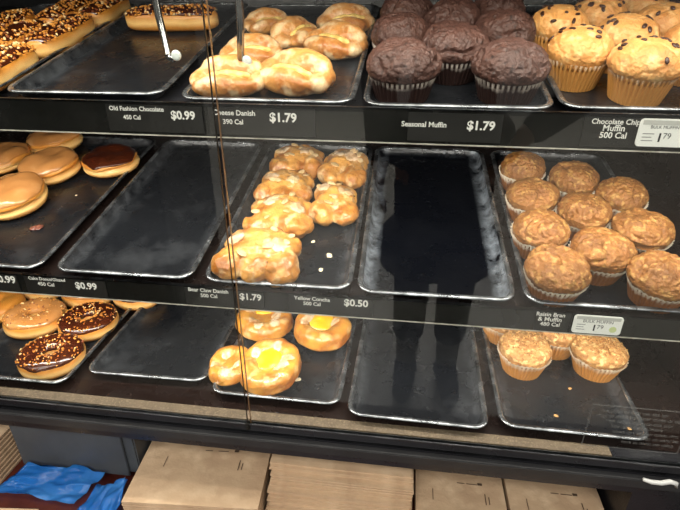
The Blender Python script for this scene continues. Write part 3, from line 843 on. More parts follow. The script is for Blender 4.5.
def long_john(X, s, rz, label, seed, L=0.142, wd=0.050, cr=230, bare=False):
    rd = random.Random(seed)
    off = Vector((rd.uniform(-9, 9), rd.uniform(-9, 9), 0))
    r = thing('long_john', label, 'long john doughnut', shelf_M(0, X, s, FLOOR_H + 0.0003, rz), 'nut sprinkled long johns on the top shelf')
    H = 0.033
    N = 40; n = 36
    def pt(f, a, d=0.0):
        y = (f - 0.5) * 2
        e = (1 - abs(y) ** 4.5) ** (1 / 2.4)
        ca, sa = math.cos(a), math.sin(a)
        hx = (wd / 2 + d) * e * abs(ca) ** 0.72 * (1 if ca > 0 else -1)
        hz = (H / 2 + d) * (0.35 + 0.65 * e) * abs(sa) ** 0.72 * (1 if sa > 0 else -1)
        p = Vector((hx, y * (L / 2 + d), H / 2 + hz))
        g = 1 + 0.07 * fbm(p + off, 20, 2)
        return Vector((p.x * g, p.y, p.z + (0.002 * fbm(p - off, 25, 2) if p.z > H / 2 else 0)))
    bm = bmesh.new()
    loft(bm, [[pt(0.004 + 0.992 * i / N, 2 * PI * q / n) for q in range(n)] for i in range(N + 1)])
    obj('dough', bm, M['dough'], r)
    bm = bmesh.new()
    rows = []
    K = 18
    for i in range(N + 1):
        f = 0.03 + 0.94 * i / N
        row = []
        for j in range(K + 1):
            lo = 0.42 + 0.16 * fbm(Vector((f * 6, 0 if j < K / 2 else 5, seed)), 1, 2)
            a = lo + (PI - 2 * lo) * j / K
            d = 0.0016 if 1 < j < K - 1 and 0 < i < N else -0.0004
            row.append(bm.verts.new(pt(f, a, d)))
        rows.append(row)
    for i in range(N):
        for j in range(K):
            bm.faces.new((rows[i][j], rows[i + 1][j], rows[i + 1][j + 1], rows[i][j + 1]))
    ic = obj('icing', bm, M['choc_icing'], r)
    P = []
    while len(P) < cr:
        f, a = rd.uniform(0.05, 0.95), rd.uniform(0.5, PI - 0.5)
        p = pt(f, a, 0.0016)
        if bare and fbm(p + off, 30, 1) > 0.12: continue
        P.append((p, Vector((math.cos(a) * 0.6, 0, math.sin(a))).normalized()))
    crumbs('nut_crumbs', P, ic, rd, (0.0012, 0.0024))
long_john(-0.5635, 0.060, 0.03, 'nut sprinkled long john lying front to back, nearest in its tray', 1, L=0.132)
long_john(-0.5615, 0.205, 0.0, 'nut sprinkled long john lying front to back, second from the front along the rim', 2, L=0.140)
long_john(-0.5620, 0.340, 0.03, 'nut sprinkled long john at the back along the tray rim', 3, L=0.122)
long_john(-0.6180, 0.170, 0.0, 'nut sprinkled long john with a bare chocolate patch, second row from the rim', 4, bare=True)
long_john(-0.6180, 0.320, 0.0, 'nut sprinkled long john at the back of the second row', 5, L=0.136)
long_john(-0.6720, 0.225, 0.0, 'nut sprinkled long john in the third row, at the left photo edge', 6)
long_john(-0.4280, 0.296, PI / 2 + 0.03, 'nut sprinkled long john lying crosswise alone on the near empty tray', 7, L=0.150, wd=0.046)

# ------------------------------------------------------------------ pastries grown from rounded masses
def blob_mesh(ells, vox=0.0032, smooth=4, disp=0.0012, dsc=45, seed=0, flat=True):
    bm = bmesh.new()
    for loc, rad, rz in ells:
        rot = rz if isinstance(rz, tuple) else (0, 0, rz)
        bmesh.ops.create_icosphere(bm, subdivisions=3, radius=1, matrix=Matrix.Translation(loc) @ Euler(rot).to_matrix().to_4x4() @ Matrix.Diagonal((*rad, 1)))
    me = bpy.data.meshes.new('b'); bm.to_mesh(me); bm.free()
    o = bpy.data.objects.new('b', me); COL.objects.link(o)
    md = o.modifiers.new('r', 'REMESH'); md.mode = 'VOXEL'; md.voxel_size = vox
    md = o.modifiers.new('s', 'SMOOTH'); md.iterations = smooth; md.factor = 0.5
    bpy.context.view_layer.update()
    out = bpy.data.meshes.new_from_object(o.evaluated_get(bpy.context.evaluated_depsgraph_get()))
    bpy.data.objects.remove(o); bpy.data.meshes.remove(me)
    off = Vector((seed * 1.7, seed * 0.9, 0))
    for v in out.vertices:
        v.co += v.normal * disp * fbm(v.co + off, dsc, 3)
        if flat and v.co.z < 0.0: v.co.z *= 0.05
    if flat:
        zm = min(v.co.z for v in out.vertices)
        for v in out.vertices: v.co.z -= zm
    return out
def lump(name, loc, rad, m, parent, rz=0.0, seed=0, disp=0.0008, dsc=90, rx=0.0, ry=0.0):
    bm = bmesh.new()
    bmesh.ops.create_icosphere(bm, subdivisions=4, radius=1, matrix=Matrix.Translation(loc) @ Euler((rx, ry, rz)).to_matrix().to_4x4() @ Matrix.Diagonal((*rad, 1)))
    off = Vector((seed, seed * 0.3, 0))
    for v in bm.verts:
        v.co += (v.co - Vector(loc)).normalized() * disp * fbm(v.co + off, dsc, 3)
    return obj(name, bm, m, parent)

def surf_z(me, x, y):
    """height of the top surface under (x, y): nearest vertices"""
    best = 0.0; bd = 1e9
    for v in me.vertices:
        if v.normal.z > 0.1:
            d = (v.co.x - x) ** 2 + (v.co.y - y) ** 2
            if d < bd - 1e-7 or (d < 0.000009 and v.co.z > best): bd = min(bd, d); best = v.co.z if d < 0.000012 or d <= bd else best
    return best

# cheese danishes: a folded pocket whose flap leaves a slit with the filling
def cheese_danish(X, s, rz, label, seed, sc=1.0, lift=0.0, lean=(0, 0)):
    r = thing('cheese_danish', label, 'danish pastry', shelf_M(0, X, s, FLOOR_H + 0.0003 + lift) @ Matrix.Rotation(lean[0], 4, 'X') @ Matrix.Rotation(lean[1], 4, 'Y') @ Matrix.Rotation(rz, 4, 'Z') @ Matrix.Scale(sc, 4), 'cheese danishes on the top shelf')
    rd = random.Random(seed)
    E = [((0, 0, 0.010), (0.042, 0.034, 0.013), 0),
         ((-0.002, -0.0225, 0.0150), (0.036, 0.0135, 0.0135), (0.12, 0, 0.10)),
         ((0.002, 0.0110, 0.0220), (0.039, 0.0200, 0.0175), (0.0, 0, -0.06)),
         ((-0.034, 0.002, 0.014), (0.013, 0.022, 0.0115), 0), ((0.034, -0.001, 0.014), (0.013, 0.022, 0.0115), 0)]
    me = blob_mesh(E, 0.0026, 2, 0.0020, 40, seed)
    obj('pastry', me, M['pastry'], r)
    lump('filling', (0.004, -0.0110, 0.0225), (0.026, 0.0048, 0.0066), M['cream'], r, rz=0.02, seed=seed, disp=0.002, dsc=120)
cheese_danish(-0.260, 0.051, 0.05, 'cheese danish at the front left corner of its tray, flour dusted', 1, 1.0)
cheese_danish(-0.183, 0.066, -0.45, 'cheese danish front and right, its slit facing the viewer', 2, 1.08)
cheese_danish(-0.150, 0.190, -0.55, 'cheese danish at the right, resting high behind the front right one', 3, 1.02, lean=(0.0, 0.0))
cheese_danish(-0.258, 0.146, 0.1, 'cheese danish at the left behind the front left one', 4, 0.92)
cheese_danish(-0.2165, 0.226, 1.1, 'cheese danish in the middle of the tray between its neighbours', 5, 0.92)
cheese_danish(-0.272, 0.290, 0.4, 'cheese danish at the back left of the tray', 6, 0.82)
cheese_danish(-0.150, 0.294, 0.2, 'cheese danish at the back right, end showing behind the high one', 7, 0.95)

# bear claws: a folded slab with knuckles on the open side
def bear_claw(X, s, rz, label, seed, sc=1.0, toes=4, wd=0.096, lift=0.0, lean=(0, 0)):
    r = thing('bear_claw', label, 'bear claw pastry', shelf_M(1, X, s, FLOOR_H + 0.0003 + lift) @ Matrix.Rotation(lean[0], 4, 'X') @ Matrix.Rotation(lean[1], 4, 'Y') @ Matrix.Rotation(rz, 4, 'Z') @ Matrix.Scale(sc, 4), 'almond bear claws on the middle shelf')
    rd = random.Random(seed)
    E = [((0, 0.012, 0.015), (wd * 0.50, 0.029, 0.0175), 0), ((0, 0.000, 0.0235), (wd * 0.42, 0.026, 0.0115), 0)]
    for q in range(toes):
        f = (q + 0.5) / toes - 0.5
        E.append(((f * wd * 0.98, -0.020 - 0.004 * math.cos(f * 3) + rd.uniform(-.002, .002), 0.014 + rd.uniform(-.001, .002)), (wd / toes * 0.60, 0.023, 0.0150 + rd.uniform(-.002, .003)), -f * 0.9 + rd.uniform(-.25, .25)))
    me = blob_mesh(E, 0.0024, 2, 0.0052, 42, seed)
    p = obj('pastry', me, M['claw'], r)
    for q in range(rd.randint(5, 8)):
        x, y = rd.uniform(-wd * 0.38, wd * 0.38), rd.uniform(-0.024, 0.026)
        z = surf_z(me, x, y)
        bm = bmesh.new()
        bmesh.ops.create_icosphere(bm, subdivisions=2, radius=1, matrix=Matrix.Translation((x, y, z + 0.0003)) @ Euler((rd.uniform(-.3, .3), rd.uniform(-.3, .3), rd.uniform(0, 3))).to_matrix().to_4x4() @ Matrix.Diagonal((0.0066, 0.0042, 0.0008, 1)))
        obj('almond_slice', bm, M['almond'], p)
    for q in range(2):
        x, y = (q - 0.5) * wd * 0.45 + rd.uniform(-.008, .008), rd.uniform(-0.014, 0.018)
        bm = bmesh.new()
        n = 22
        rings = []
        for f in (1.0, 0.86, 0.5):
            ring = []
            for a in range(n):
                t_ = 2 * PI * a / n
                rr = 0.0105 * f * (1 + 0.45 * fbm(Vector((math.cos(t_) * 1.5, math.sin(t_) * 1.5, seed + q)), 1, 2))
                px, py = x + rr * math.cos(t_), y + rr * math.sin(t_)
                ring.append(Vector((px, py, surf_z(me, px, py) + (-0.0006 if f == 1 else 0.0006))))
            rings.append(ring)
        loft(bm, rings, False, True)
        obj('sugar_glaze', bm, M['glaze'], p)
bear_claw(-0.240, 0.058, 0.02, 'largest bear claw at the front of the tray, nearest the seam in the glass', 1, 1.22, 3, 0.092, lean=(0.0, 0.0))
bear_claw(-0.232, 0.152, 0.10, 'bear claw second from the front in the left row', 2, 1.14, 2, 0.086)
bear_claw(-0.155, 0.196, 0.05, 'bear claw on the right with one broad lobe reaching forward', 3, 1.14, 2, 0.062)
bear_claw(-0.243, 0.238, -0.04, 'bear claw third from the front in the left row', 4, 1.12, 3, 0.080)
bear_claw(-0.240, 0.326, 0.10, 'bear claw at the back left of the tray', 5, 1.16, 3, 0.080)
bear_claw(-0.153, 0.312, -0.05, 'bear claw at the back right of the tray', 6, 1.22, 2, 0.064)

# custard danishes
def custard_danish(X, s, rz, label, seed, sc=1.0, sy=1.0, lean=(0, 0), lift=0.0, fill=True, fo=(0.0, 0.006)):
    r = thing('custard_danish', label, 'danish pastry', shelf_M(2, X, s, FLOOR_H + 0.0003 + lift) @ Matrix.Rotation(lean[0], 4, 'X') @ Matrix.Rotation(lean[1], 4, 'Y') @ Matrix.Diagonal((1, sy, 1, 1)) @ Matrix.Rotation(rz, 4, 'Z') @ Matrix.Scale(sc, 4), 'custard danishes on the bottom deck')
    rd = random.Random(seed)
    E = [((0, 0, 0.011), (0.048, 0.050, 0.0125), 0)]
    for q in range(9):
        a = 2 * PI * q / 9 + rd.uniform(-.1, .1)
        E.append(((0.031 * math.cos(a), 0.033 * math.sin(a), 0.019 + rd.uniform(-.0015, .0015)), (0.0155, 0.022, 0.0135), a))
    me = blob_mesh(E, 0.0030, 4, 0.0022, 32, seed)
    p = obj('pastry', me, M['bun'], r)
    if fill:
        lump('custard_filling', (fo[0], fo[1], 0.0225), (0.0235, 0.0250, 0.0066), M['custard'], r, seed=seed, disp=0.0040, dsc=60)
    for q in range(6):
        a = rd.uniform(0, 6.28); rr0 = rd.uniform(0.018, 0.036)
        x, y = rr0 * math.cos(a), rr0 * math.sin(a)
        bm = bmesh.new()
        n = 20
        rings = []
        for f in (1.0, 0.85, 0.5):
            ring = []
            for b in range(n):
                t_ = 2 * PI * b / n
                rr = 0.0085 * f * (1 + 0.5 * fbm(Vector((math.cos(t_) * 1.5, math.sin(t_) * 1.5, seed * 3 + q)), 1, 2))
                px, py = x + rr * math.cos(t_), y + rr * math.sin(t_)
                ring.append(Vector((px, py, surf_z(me, px, py) + (-0.0006 if f == 1 else 0.0005))))
            rings.append(ring)
        loft(bm, rings, False, True)
        obj('sugar_glaze', bm, M['glaze'], p)
custard_danish(-0.240, 0.068, 0.0, 'custard danish with a bright yellow centre, front of the tray', 1, 1.04, 1.18, lean=(0.07, 0), lift=0.004, fo=(-0.004, 0.010))
custard_danish(-0.175, 0.178, 0.0, 'custard danish with a yellow centre at the right, under the rail', 2, 1.10, 1.0, lean=(0.05, 0.04), lift=0.004, fo=(-0.004, 0.010))
custard_danish(-0.305, 0.066, 0.3, 'narrow custard danish tucked beside the front one at the left', 3, 0.74, 1.30, fill=False, lean=(0, -0.15), lift=0.004)
custard_danish(-0.283, 0.190, 0.9, 'glazed custard danish at the back left, partly behind the rail', 4, 1.10, 1.0, fill=True, fo=(0.022, 0.026))

# ------------------------------------------------------------------ crumbs lying on trays
def crumb(k, X, s, r, m, label, flat=0.4):
    o = lump('crumb', (0, 0, r * flat), (r, r * 0.75, r * flat), M[m], None, seed=X * 90, disp=r * 0.25, dsc=300)
    o.matrix_world = shelf_M(k, X, s, FLOOR_H + 0.0004, X * 30)
    tag(o, label, 'crumb', 'crumbs on the trays')
crumb(1, -0.1755, 0.112, 0.0035, 'flake', 'pale pastry flake on the tray right of the front bear claw')
crumb(1, -0.1470, 0.082, 0.0055, 'flake', 'larger white flake near the right rim of the bear claw tray', 0.2)
crumb(1, -0.1545, 0.050, 0.0042, 'flake', 'white flake near the front right corner of the bear claw tray', 0.2)
crumb(2, 0.2260, 0.096, 0.0032, 'walnut', 'nut crumb on the tray between the two front nut muffins')
crumb(2, 0.1905, 0.034, 0.0032, 'walnut', 'nut crumb near the front of the nut muffin tray')
crumb(2, 0.2860, 0.022, 0.0032, 'walnut', 'nut crumb near the front right corner of the nut muffin tray')
crumb(2, -0.1965, 0.062, 0.0058, 'flake', 'round pale icing drop on the tray right of the front custard danish', 0.12)
crumb(1, -0.6160, 0.1080, 0.0100, 'spot', 'pinkish smear at the right of the maple doughnut tray', 0.12)  # flat glossy pink-brown spot on the tray floor
crumb(1, -0.6060, 0.205, 0.0022, 'flake', 'tiny crumb on the tray between maple doughnuts and rim')

# ------------------------------------------------------------------ hanging hooks inside the case
def hook(label, x, y, zt, zb, dx, curl):
    r = thing('hanging_hook', label, 'hook', Matrix.Translation((x, y, zt)), 'chrome hooks hanging in the case')
    bm = bmesh.new()
    L = zt - zb
    pts = [(0, 0, 0), (0, 0, -L * 0.5), (dx * 0.3, 0, -L * 0.75), (dx, 0, -L + 0.004)]
    if curl:
        for a in range(1, 9):
            t_ = PI + a * PI / 8 * 0.75
            pts.append((dx + 0.0045 + 0.0045 * math.cos(t_), -0.0004 * a, -L + 0.004 + 0.0045 * math.sin(t_)))
    tube_bm(bm, pts, 0.0042, 14)
    obj('rod', bm, M['steel'], r)
    cx_ = (pts[-1][0] + (0.004 if curl else 0.0075), pts[-1][1] - 0.002, pts[-1][2] + (0.002 if curl else 0.0))
    bm = bmesh.new()
    n = 24
    for y0, r0 in ((-0.001, 0.0062),):
        loft(bm, [[Vector((cx_[0] + rr * math.cos(2 * PI * a / n), cx_[1] + yy, cx_[2] + rr * math.sin(2 * PI * a / n))) for a in range(n)] for rr, yy in ((0.0056, 0.001), (0.0062, 0), (0.0056, -0.001), (0.0025, -0.0014))])
    obj('end_disc', bm, M['disc'], r)
hook('chrome hook with a curled end and pale disc, left of the glass seam', -0.3385, 0.05, 1.4195, 1.2465, 0.0075, True)
hook('straight chrome hook hanging over the cheese danishes', -0.2395, 0.05, 1.4195, 1.2400, -0.0045, False)

# ------------------------------------------------------------------ things under the case
bx = thing('bag_dispenser', 'dark grey metal box below the case at the left, blue film hanging under it', 'dispenser box', Matrix.Translation((-0.555, -0.028, 0.612)))
box('front_plate', (-0.098, 0.092, 0.0, 0.004, 0.0, 0.108), M['boxm'], bx, bev=0.001)
box('housing', (-0.092, 0.110, 0.0045, 0.075, 0.004, 0.104), M['boxm'], bx, bev=0.002)
for sx in (-0.085, 0.085):
    box('foot', (sx - 0.006, sx + 0.006, 0.03, 0.05, -0.0118, 0.0035), M['boxm'], bx)

def sheet(name, quad, label, seed, m, amp=0.006, N=26, thick=0.0004, group=None, sc=18):
    """a crumpled sheet spanning four corner points"""
    a, b, c_, d = [Vector(p) for p in quad]
    base = (a + b + c_ + d) / 4
    base.z = min(p.z for p in (a, b, c_, d))
    bm = bmesh.new()
    V = []
    for i in range(N + 1):
        row = []
        for j in range(N + 1):
            u, v = i / N, j / N
            p = (a * (1 - u) + b * u) * (1 - v) + (d * (1 - u) + c_ * u) * v
            q = Vector((u * 3 + seed, v * 3, seed))
            e = 0.012 * (1 if u in (0, 1) or v in (0, 1) else 0)
            p = p + Vector((e * noise.noise(q * 0.8), e * noise.noise(q * 0.9 + Vector((5, 0, 0))), amp * (abs(fbm(q, 0.55, 3)) * 2 + 0.25 * fbm(q, 2.4, 2))))
            row.append(bm.verts.new(p - base))
        V.append(row)
    for i in range(N):
        for j in range(N):
            bm.faces.new((V[i][j], V[i + 1][j], V[i + 1][j + 1], V[i][j + 1]))
    r = bmesh.ops.solidify(bm, geom=list(bm.faces), thickness=thick)
    o = obj(name, bm, m)
    o.location = base
    return o
o = sheet('plastic_film', [(-0.68, -0.082, 0.603), (-0.530, -0.082, 0.603), (-0.500, -0.034, 0.622), (-0.640, -0.036, 0.622)], '', 3, M['blue'], 0.006)
tag(o, 'crumpled blue plastic film hanging out from under the grey box', 'plastic film', 'blue plastic film')
o = sheet('plastic_film', [(-0.520, -0.150, 0.603), (-0.445, -0.150, 0.603), (-0.445, -0.050, 0.640), (-0.500, -0.066, 0.615)], '', 6, M['blue'], 0.008)
tag(o, 'blue plastic film bunched beside the left edge of the flat paper bag', 'plastic film', 'blue plastic film')

def paper_bag(x0, x1, y0, y1, z, th, rz, label, group, seed, prints=True, zback=0.0):
    rd = random.Random(seed)
    cxx, cyy = (x0 + x1) / 2, (y0 + y1) / 2
    r = thing('paper_bag', label, 'paper bag', Matrix.Translation((cxx, cyy, z)) @ Matrix.Rotation(rz, 4, 'Z') @ Matrix.Rotation(zback, 4, 'X'), group)
    W2, D2 = (x1 - x0) / 2, (y1 - y0) / 2
    bm = bmesh.new()
    NX, NY = 16, 12
    def surf(z_, top):
        return [[Vector((-W2 + 2 * W2 * i / NX, -D2 + 2 * D2 * j / NY, z_ + (0.0010 * abs(fbm(Vector((i * .35, j * .35, seed)), 1, 2)) * (1 if 0 < i < NX and 0 < j < NY else 0) if top else 0))) for i in range(NX + 1)] for j in range(NY + 1)]
    T_, B_ = surf(th * 0.62, True), surf(0.0, False)
    TV = [[bm.verts.new(p) for p in row] for row in T_]
    BV = [[bm.verts.new(p) for p in row] for row in B_]
    for j in range(NY):
        for i in range(NX):
            bm.faces.new((TV[j][i], TV[j][i + 1], TV[j + 1][i + 1], TV[j + 1][i]))
            bm.faces.new((BV[j][i], BV[j + 1][i], BV[j + 1][i + 1], BV[j][i + 1]))
    for i in range(NX):
        bm.faces.new((BV[0][i], BV[0][i + 1], TV[0][i + 1], TV[0][i])); bm.faces.new((TV[NY][i], TV[NY][i + 1], BV[NY][i + 1], BV[NY][i]))
    for j in range(NY):
        bm.faces.new((TV[j][0], TV[j + 1][0], BV[j + 1][0], BV[j][0])); bm.faces.new((BV[j][NX], BV[j + 1][NX], TV[j + 1][NX], TV[j][NX]))
    body = obj('bag_body', bm, M['kraft'], r, smooth=False)
    if prints:
        zt = (th * 0.62 + 0.0012, th * 0.62 + 0.0014)
        for q in range(2):
            x = W2 * 0.55 + q * 0.0052
            y = -0.045 + rd.uniform(-.004, .004)
            box('faint_printing', (x, x + 0.0012, y - 0.010, y + 0.009 - q * 0.006, *zt), M['ink'], r)
        for q, (x, l) in enumerate(((-0.05, 0.012), (0.16, 0.017), (0.42, 0.007))):
            box('faint_printing', (W2 * x, W2 * x + l, -0.0215, -0.0202 + (0.003 if q == 2 else 0), *zt), M['ink'], r)
        box('faint_printing', (-W2 * 0.62, -W2 * 0.62 + 0.0009, -0.056, -0.036, *zt), M['ink'], r)
    bm = bmesh.new()      # folded bottom flap seam along the front
    box_bm(bm, -W2 + 0.001, W2 - 0.001, -D2 + 0.0005, -D2 + 0.03, th * 0.62 + 0.00115, th * 0.90)
    if not prints: obj('folded_flap', bm, M['kraft'], r, smooth=False)
    else: bm.free()
    return r
# a single pile seen from its folded edges
GS = 'brown paper bags in the middle stack'
rd = random.Random(3)
zz = 0.601
NB = 16
for q in range(NB):
    th = 0.0050
    jx, jy = rd.uniform(-.003, .003), rd.uniform(-.003, .003)
    lab = 'brown paper bag on top of the folded stack under the centre of the case' if q == NB - 1 else 'brown paper bag within the folded stack under the centre of the case'
    paper_bag(-0.2245 + jx, -0.0085 + jx, -0.026 - 0.0028 * (NB - 1 - q) + jy, 0.235 + jy, zz, th, rd.uniform(-.006, .006), lab, GS, q, prints=False)
    zz += th
GF = 'flat brown paper bags beside the stack'
zz = 0.601
for q in range(8):
    th = 0.0060
    lab = 'large flat brown paper bag with faint printing, left of the folded stack' if q == 7 else 'brown paper bag under the large printed one left of the folded stack'
    paper_bag(-0.4420, -0.2385, -0.092 + rd.uniform(-.002, .002), 0.15, zz, th, 0.07 + rd.uniform(-.004, .004), lab, GF, 40 + q, prints=(q == 7))
    zz += th
zz = 0.601
for q in range(5):
    th = 0.006
    lab = 'flat brown paper bag right of the folded stack, topmost of its pile' if q == 4 else 'brown paper bag lower in the pile right of the folded stack'
    paper_bag(-0.001, 0.134, -0.13, 0.20, zz, th, rd.uniform(-.004, .004), lab, 'brown paper bags right of the stack', 60 + q, prints=(q == 4))
    zz += th
zz = 0.601
for q in range(5):
    th = 0.006
    lab = 'flat brown paper bag farthest right under the case, topmost of its pile' if q == 4 else 'brown paper bag lower in the pile farthest right under the case'
    paper_bag(0.139, 0.278, -0.13, 0.20, zz, th, 0.0, lab, 'brown paper bags farthest right', 70 + q, prints=(q == 4))
    zz += th
zz = 0.601
for q in range(9):
    th = 0.0065
    lab = 'brown paper bag on top of the leaning pile at the far left' if q == 8 else 'brown paper bag edge in the pile at the far left, below the top one'
    paper_bag(-0.86 + q * .002, -0.672 - q * .0022, -0.085, 0.16, zz, th, 0.0, lab, 'brown paper bags at the far left', 80 + q, prints=False)
    zz += th
paper_bag(-0.66, -0.575, -0.175, -0.100, 0.6008, 0.003, 0.1, 'small brown paper bag corner lying on the wood below the blue film', 'brown paper bags loose', 95, prints=False)

# broken white clip at the right end of the lower bar
bm = bmesh.new()
tube_bm(bm, [(-0.022, 0, 0.002), (-0.012, -0.001, 0.0), (0.0, -0.001, 0.0), (0.010, 0, 0.003), (0.018, 0, 0.001), (0.020, 0, -0.006)], [0.0022, 0.003, 0.003, 0.0032, 0.003, 0.002], 10)
o = obj('plastic_clip', bm, M['clip'])
o.location = (0.302, -0.0552, 0.7545)
tag(o, 'bent white plastic clip at the right end of the black lower bar', 'clip')

# ------------------------------------------------------------------ what the glass mirrors: the shopper in front of the case and a cabinet added across the aisle for its dark reflection
M['skin'] = mat('skin', 'b98a6c', 0.5)
M['coat'] = mat('black_coat_cloth', '0c0d11', 0.85, var='121318', vscale=40)
M['denim'] = mat('dark_trousers', '1b1d24', 0.85)
M['sock'] = mat('pale_sock', 'b8b4aa', 0.8)
M['shoe'] = mat('navy_shoe', '182033', 0.6)
M['hair'] = mat('dark_hair', '1a120d', 0.6)
def limb_mesh(chains, vox, smooth=3):
    bm = bmesh.new()
    for ch in chains:
        for (p0, r0), (p1, r1) in zip(ch[:-1], ch[1:]):
            p0, p1 = Vector(p0), Vector(p1)
            n = max(2, int((p1 - p0).length / (0.35 * min(r0, r1))) + 1)
            for i in range(n + 1):
                f = i / n
                bmesh.ops.create_icosphere(bm, subdivisions=2, radius=r0 + (r1 - r0) * f, matrix=Matrix.Translation(p0.lerp(p1, f)))
    me = bpy.data.meshes.new('b'); bm.to_mesh(me); bm.free()
    o = bpy.data.objects.new('b', me); COL.objects.link(o)
    md = o.modifiers.new('r', 'REMESH'); md.mode = 'VOXEL'; md.voxel_size = vox
    md = o.modifiers.new('s', 'SMOOTH'); md.iterations = smooth; md.factor = 0.5
    bpy.context.view_layer.update()
    out = bpy.data.meshes.new_from_object(o.evaluated_get(bpy.context.evaluated_depsgraph_get()))
    bpy.data.objects.remove(o); bpy.data.meshes.remove(me)
    return out
pr_ = thing('person', 'person in a long black coat standing before the case, mirrored faintly in the glass', 'person', Matrix.Translation((0.08, -1.06, 0.0)))
def arm(side, elbow, wrist):
    return [((side * 0.17, 0, 1.37), 0.055), (elbow, 0.043), (wrist, 0.030)]
def hand(w, d, side):
    """five curled fingers leaving a palm that runs along d from the wrist w"""
    w, d = Vector(w), Vector(d).normalized()
    u = Vector((0, 1, 0)); u = (u - d * u.dot(d)).normalized(); v = d.cross(u)
    ch = [[(w, 0.026), (w + d * 0.045 + u * 0.012, 0.019), (w + d * 0.08 + u * 0.02, 0.013)], [(w, 0.024), (w + d * 0.045 - u * 0.012, 0.019), (w + d * 0.075 - u * 0.024, 0.012)]]
    for q, l in enumerate((0.070, 0.078, 0.073, 0.058)):
        b = w + d * 0.082 + u * (0.029 - 0.0195 * q)
        k = b + d * l * 0.5 + v * side * 0.004
        ch.append([(b, 0.0088), (k, 0.0082), (k + d * l * 0.42 + v * side * 0.016, 0.0068)])
    b = w + d * 0.030 + u * 0.028
    ch.append([(b, 0.012), (b + d * 0.030 + u * 0.022, 0.0095), (b + d * 0.058 + u * 0.026, 0.0075)])
    return ch
eL, wL = (-0.215, -0.01, 1.10), (-0.20, 0.06, 0.88)
eR, wR = (0.375, 0.02, 1.10), (0.205, 0.09, 0.98)
body = [[((0, 0, 0.96), 0.115), ((0, 0, 1.12), 0.108), ((0, 0, 1.28), 0.118)], [((-0.09, 0, 1.30), 0.10), ((0.09, 0, 1.30), 0.10)], [((-0.075, 0, 0.94), 0.10), ((0.075, 0, 0.94), 0.10)],
        [((0, -0.005, 1.38), 0.056), ((0, 0.01, 1.50), 0.052)], [((0, 0.005, 1.63), 0.088), ((0, 0.02, 1.565), 0.072), ((0, 0.035, 1.52), 0.045)],
        [((0, 0.100, 1.60), 0.010), ((0, 0.112, 1.575), 0.013)], [((-0.088, 0, 1.60), 0.018), ((-0.086, 0, 1.575), 0.013)], [((0.088, 0, 1.60), 0.018), ((0.086, 0, 1.575), 0.013)],
        [((-0.022, 0.082, 1.545), 0.008), ((0.022, 0.082, 1.545), 0.008)],
        arm(-1, eL, wL), arm(1, eR, wR)] + hand(wL, (0.03, 0.12, -1), 1) + hand(wR, (-0.55, 0.15, -0.75), -1)
for sx in (-0.075, 0.075):
    body.append([((sx, 0, 0.90), 0.088), ((sx, 0.01, 0.50), 0.056), ((sx, -0.005, 0.34), 0.052), ((sx, -0.015, 0.10), 0.036)])
    body.append([((sx, -0.03, 0.045), 0.034), ((sx * 1.15, 0.10, 0.032), 0.028)])
bo = obj('body', limb_mesh(body, 0.0065, 3), M['skin'], pr_)
coat = [[((0, 0, 0.60), 0.150), ((0, 0, 0.96), 0.135), ((0, 0, 1.15), 0.125), ((0, 0, 1.29), 0.134)], [((-0.10, 0, 1.305), 0.108), ((0.10, 0, 1.305), 0.108)], [((-0.08, 0, 0.58), 0.13), ((0.08, 0, 0.58), 0.13)],
        [((-0.085, 0, 0.94), 0.118), ((0.085, 0, 0.94), 0.118)],
        [((-0.17, 0, 1.37), 0.068), (eL, 0.058), (Vector(wL) + Vector((0, -0.01, 0.03)), 0.045)], [((0.17, 0, 1.37), 0.068), (eR, 0.058), (Vector(wR) + Vector((0.03, -0.01, 0.02)), 0.045)],
        [((0, -0.005, 1.38), 0.070), ((0, 0, 1.43), 0.066)]]
obj('coat', limb_mesh(coat, 0.012, 2), M['coat'], pr_)
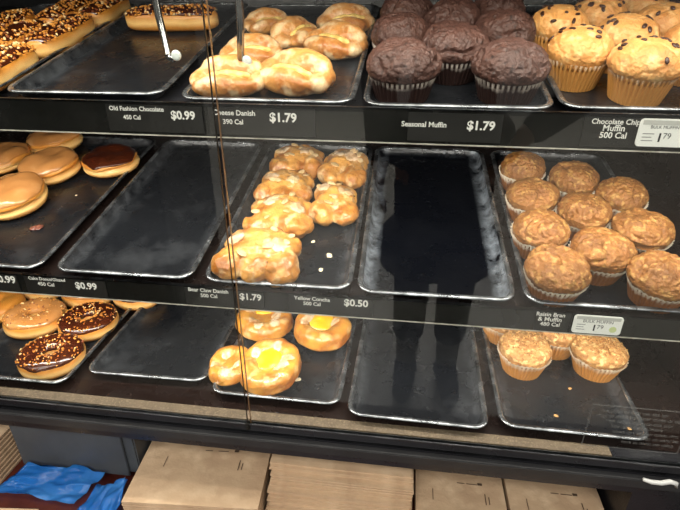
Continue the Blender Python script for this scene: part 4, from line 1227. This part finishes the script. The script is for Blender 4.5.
for sx in (-0.075, 0.075):
    obj('trouser_leg', limb_mesh([[((sx, 0, 0.80), 0.085), ((sx, 0.01, 0.50), 0.068), ((sx, -0.01, 0.24), 0.060)]], 0.01, 2), M['denim'], pr_)
    obj('sock', limb_mesh([[((sx, -0.012, 0.24), 0.047), ((sx, -0.015, 0.11), 0.042)]], 0.008, 2), M['sock'], pr_)
    obj('shoe', limb_mesh([[((sx, -0.035, 0.052), 0.046), ((sx, 0.0, 0.060), 0.046), ((sx * 1.15, 0.11, 0.040), 0.037)], [((sx, -0.04, 0.024), 0.026), ((sx * 1.15, 0.125, 0.024), 0.026)]], 0.008, 2), M['shoe'], pr_)
obj('hair', limb_mesh([[((0, -0.012, 1.655), 0.092), ((0, -0.03, 1.60), 0.082), ((0, -0.045, 1.52), 0.055)], [((-0.05, 0.03, 1.69), 0.045), ((0.05, 0.03, 1.69), 0.045)]], 0.01, 3), M['hair'], pr_)
for sx in (-0.031, 0.031):
    e_ = lump('eye', (sx, 0.083, 1.602), (0.011, 0.008, 0.008), M['white_ink'], pr_, disp=0)
    lump('iris', (sx, 0.0895, 1.602), (0.0045, 0.0022, 0.0045), M['black_ink'], e_, disp=0)

cb = thing('dark_blocker', 'tall dark added cabinet across the aisle, mirrored faintly at the left of the glass', 'blocker', Matrix.Translation((-1.75, -1.55, 0.0)))  # added dark box, blocks the bright floor mirrored at the left
box('carcass', (-0.75, 0.75, -0.30, 0.24, 0.08, 1.60), M['case'], cb, bev=0.004)
box('plinth', (-0.72, 0.72, -0.28, 0.20, 0.0, 0.0795), M['case'], cb)
box('top_board', (-0.77, 0.77, -0.32, 0.27, 1.6005, 1.63), M['boxm'], cb, bev=0.003)
for q in range(3):
    d_ = box('door', (-0.74 + q * 0.495, -0.74 + q * 0.495 + 0.490, 0.2405, 0.259, 0.10, 1.58), M['case'], cb, bev=0.003)
    bm = bmesh.new()
    tube_bm(bm, [(-0.29 + q * 0.495, 0.262, 0.75), (-0.29 + q * 0.495, 0.285, 0.77), (-0.29 + q * 0.495, 0.285, 0.93), (-0.29 + q * 0.495, 0.262, 0.95)], 0.006, 10)
    obj('handle', bm, M['steel'], d_)
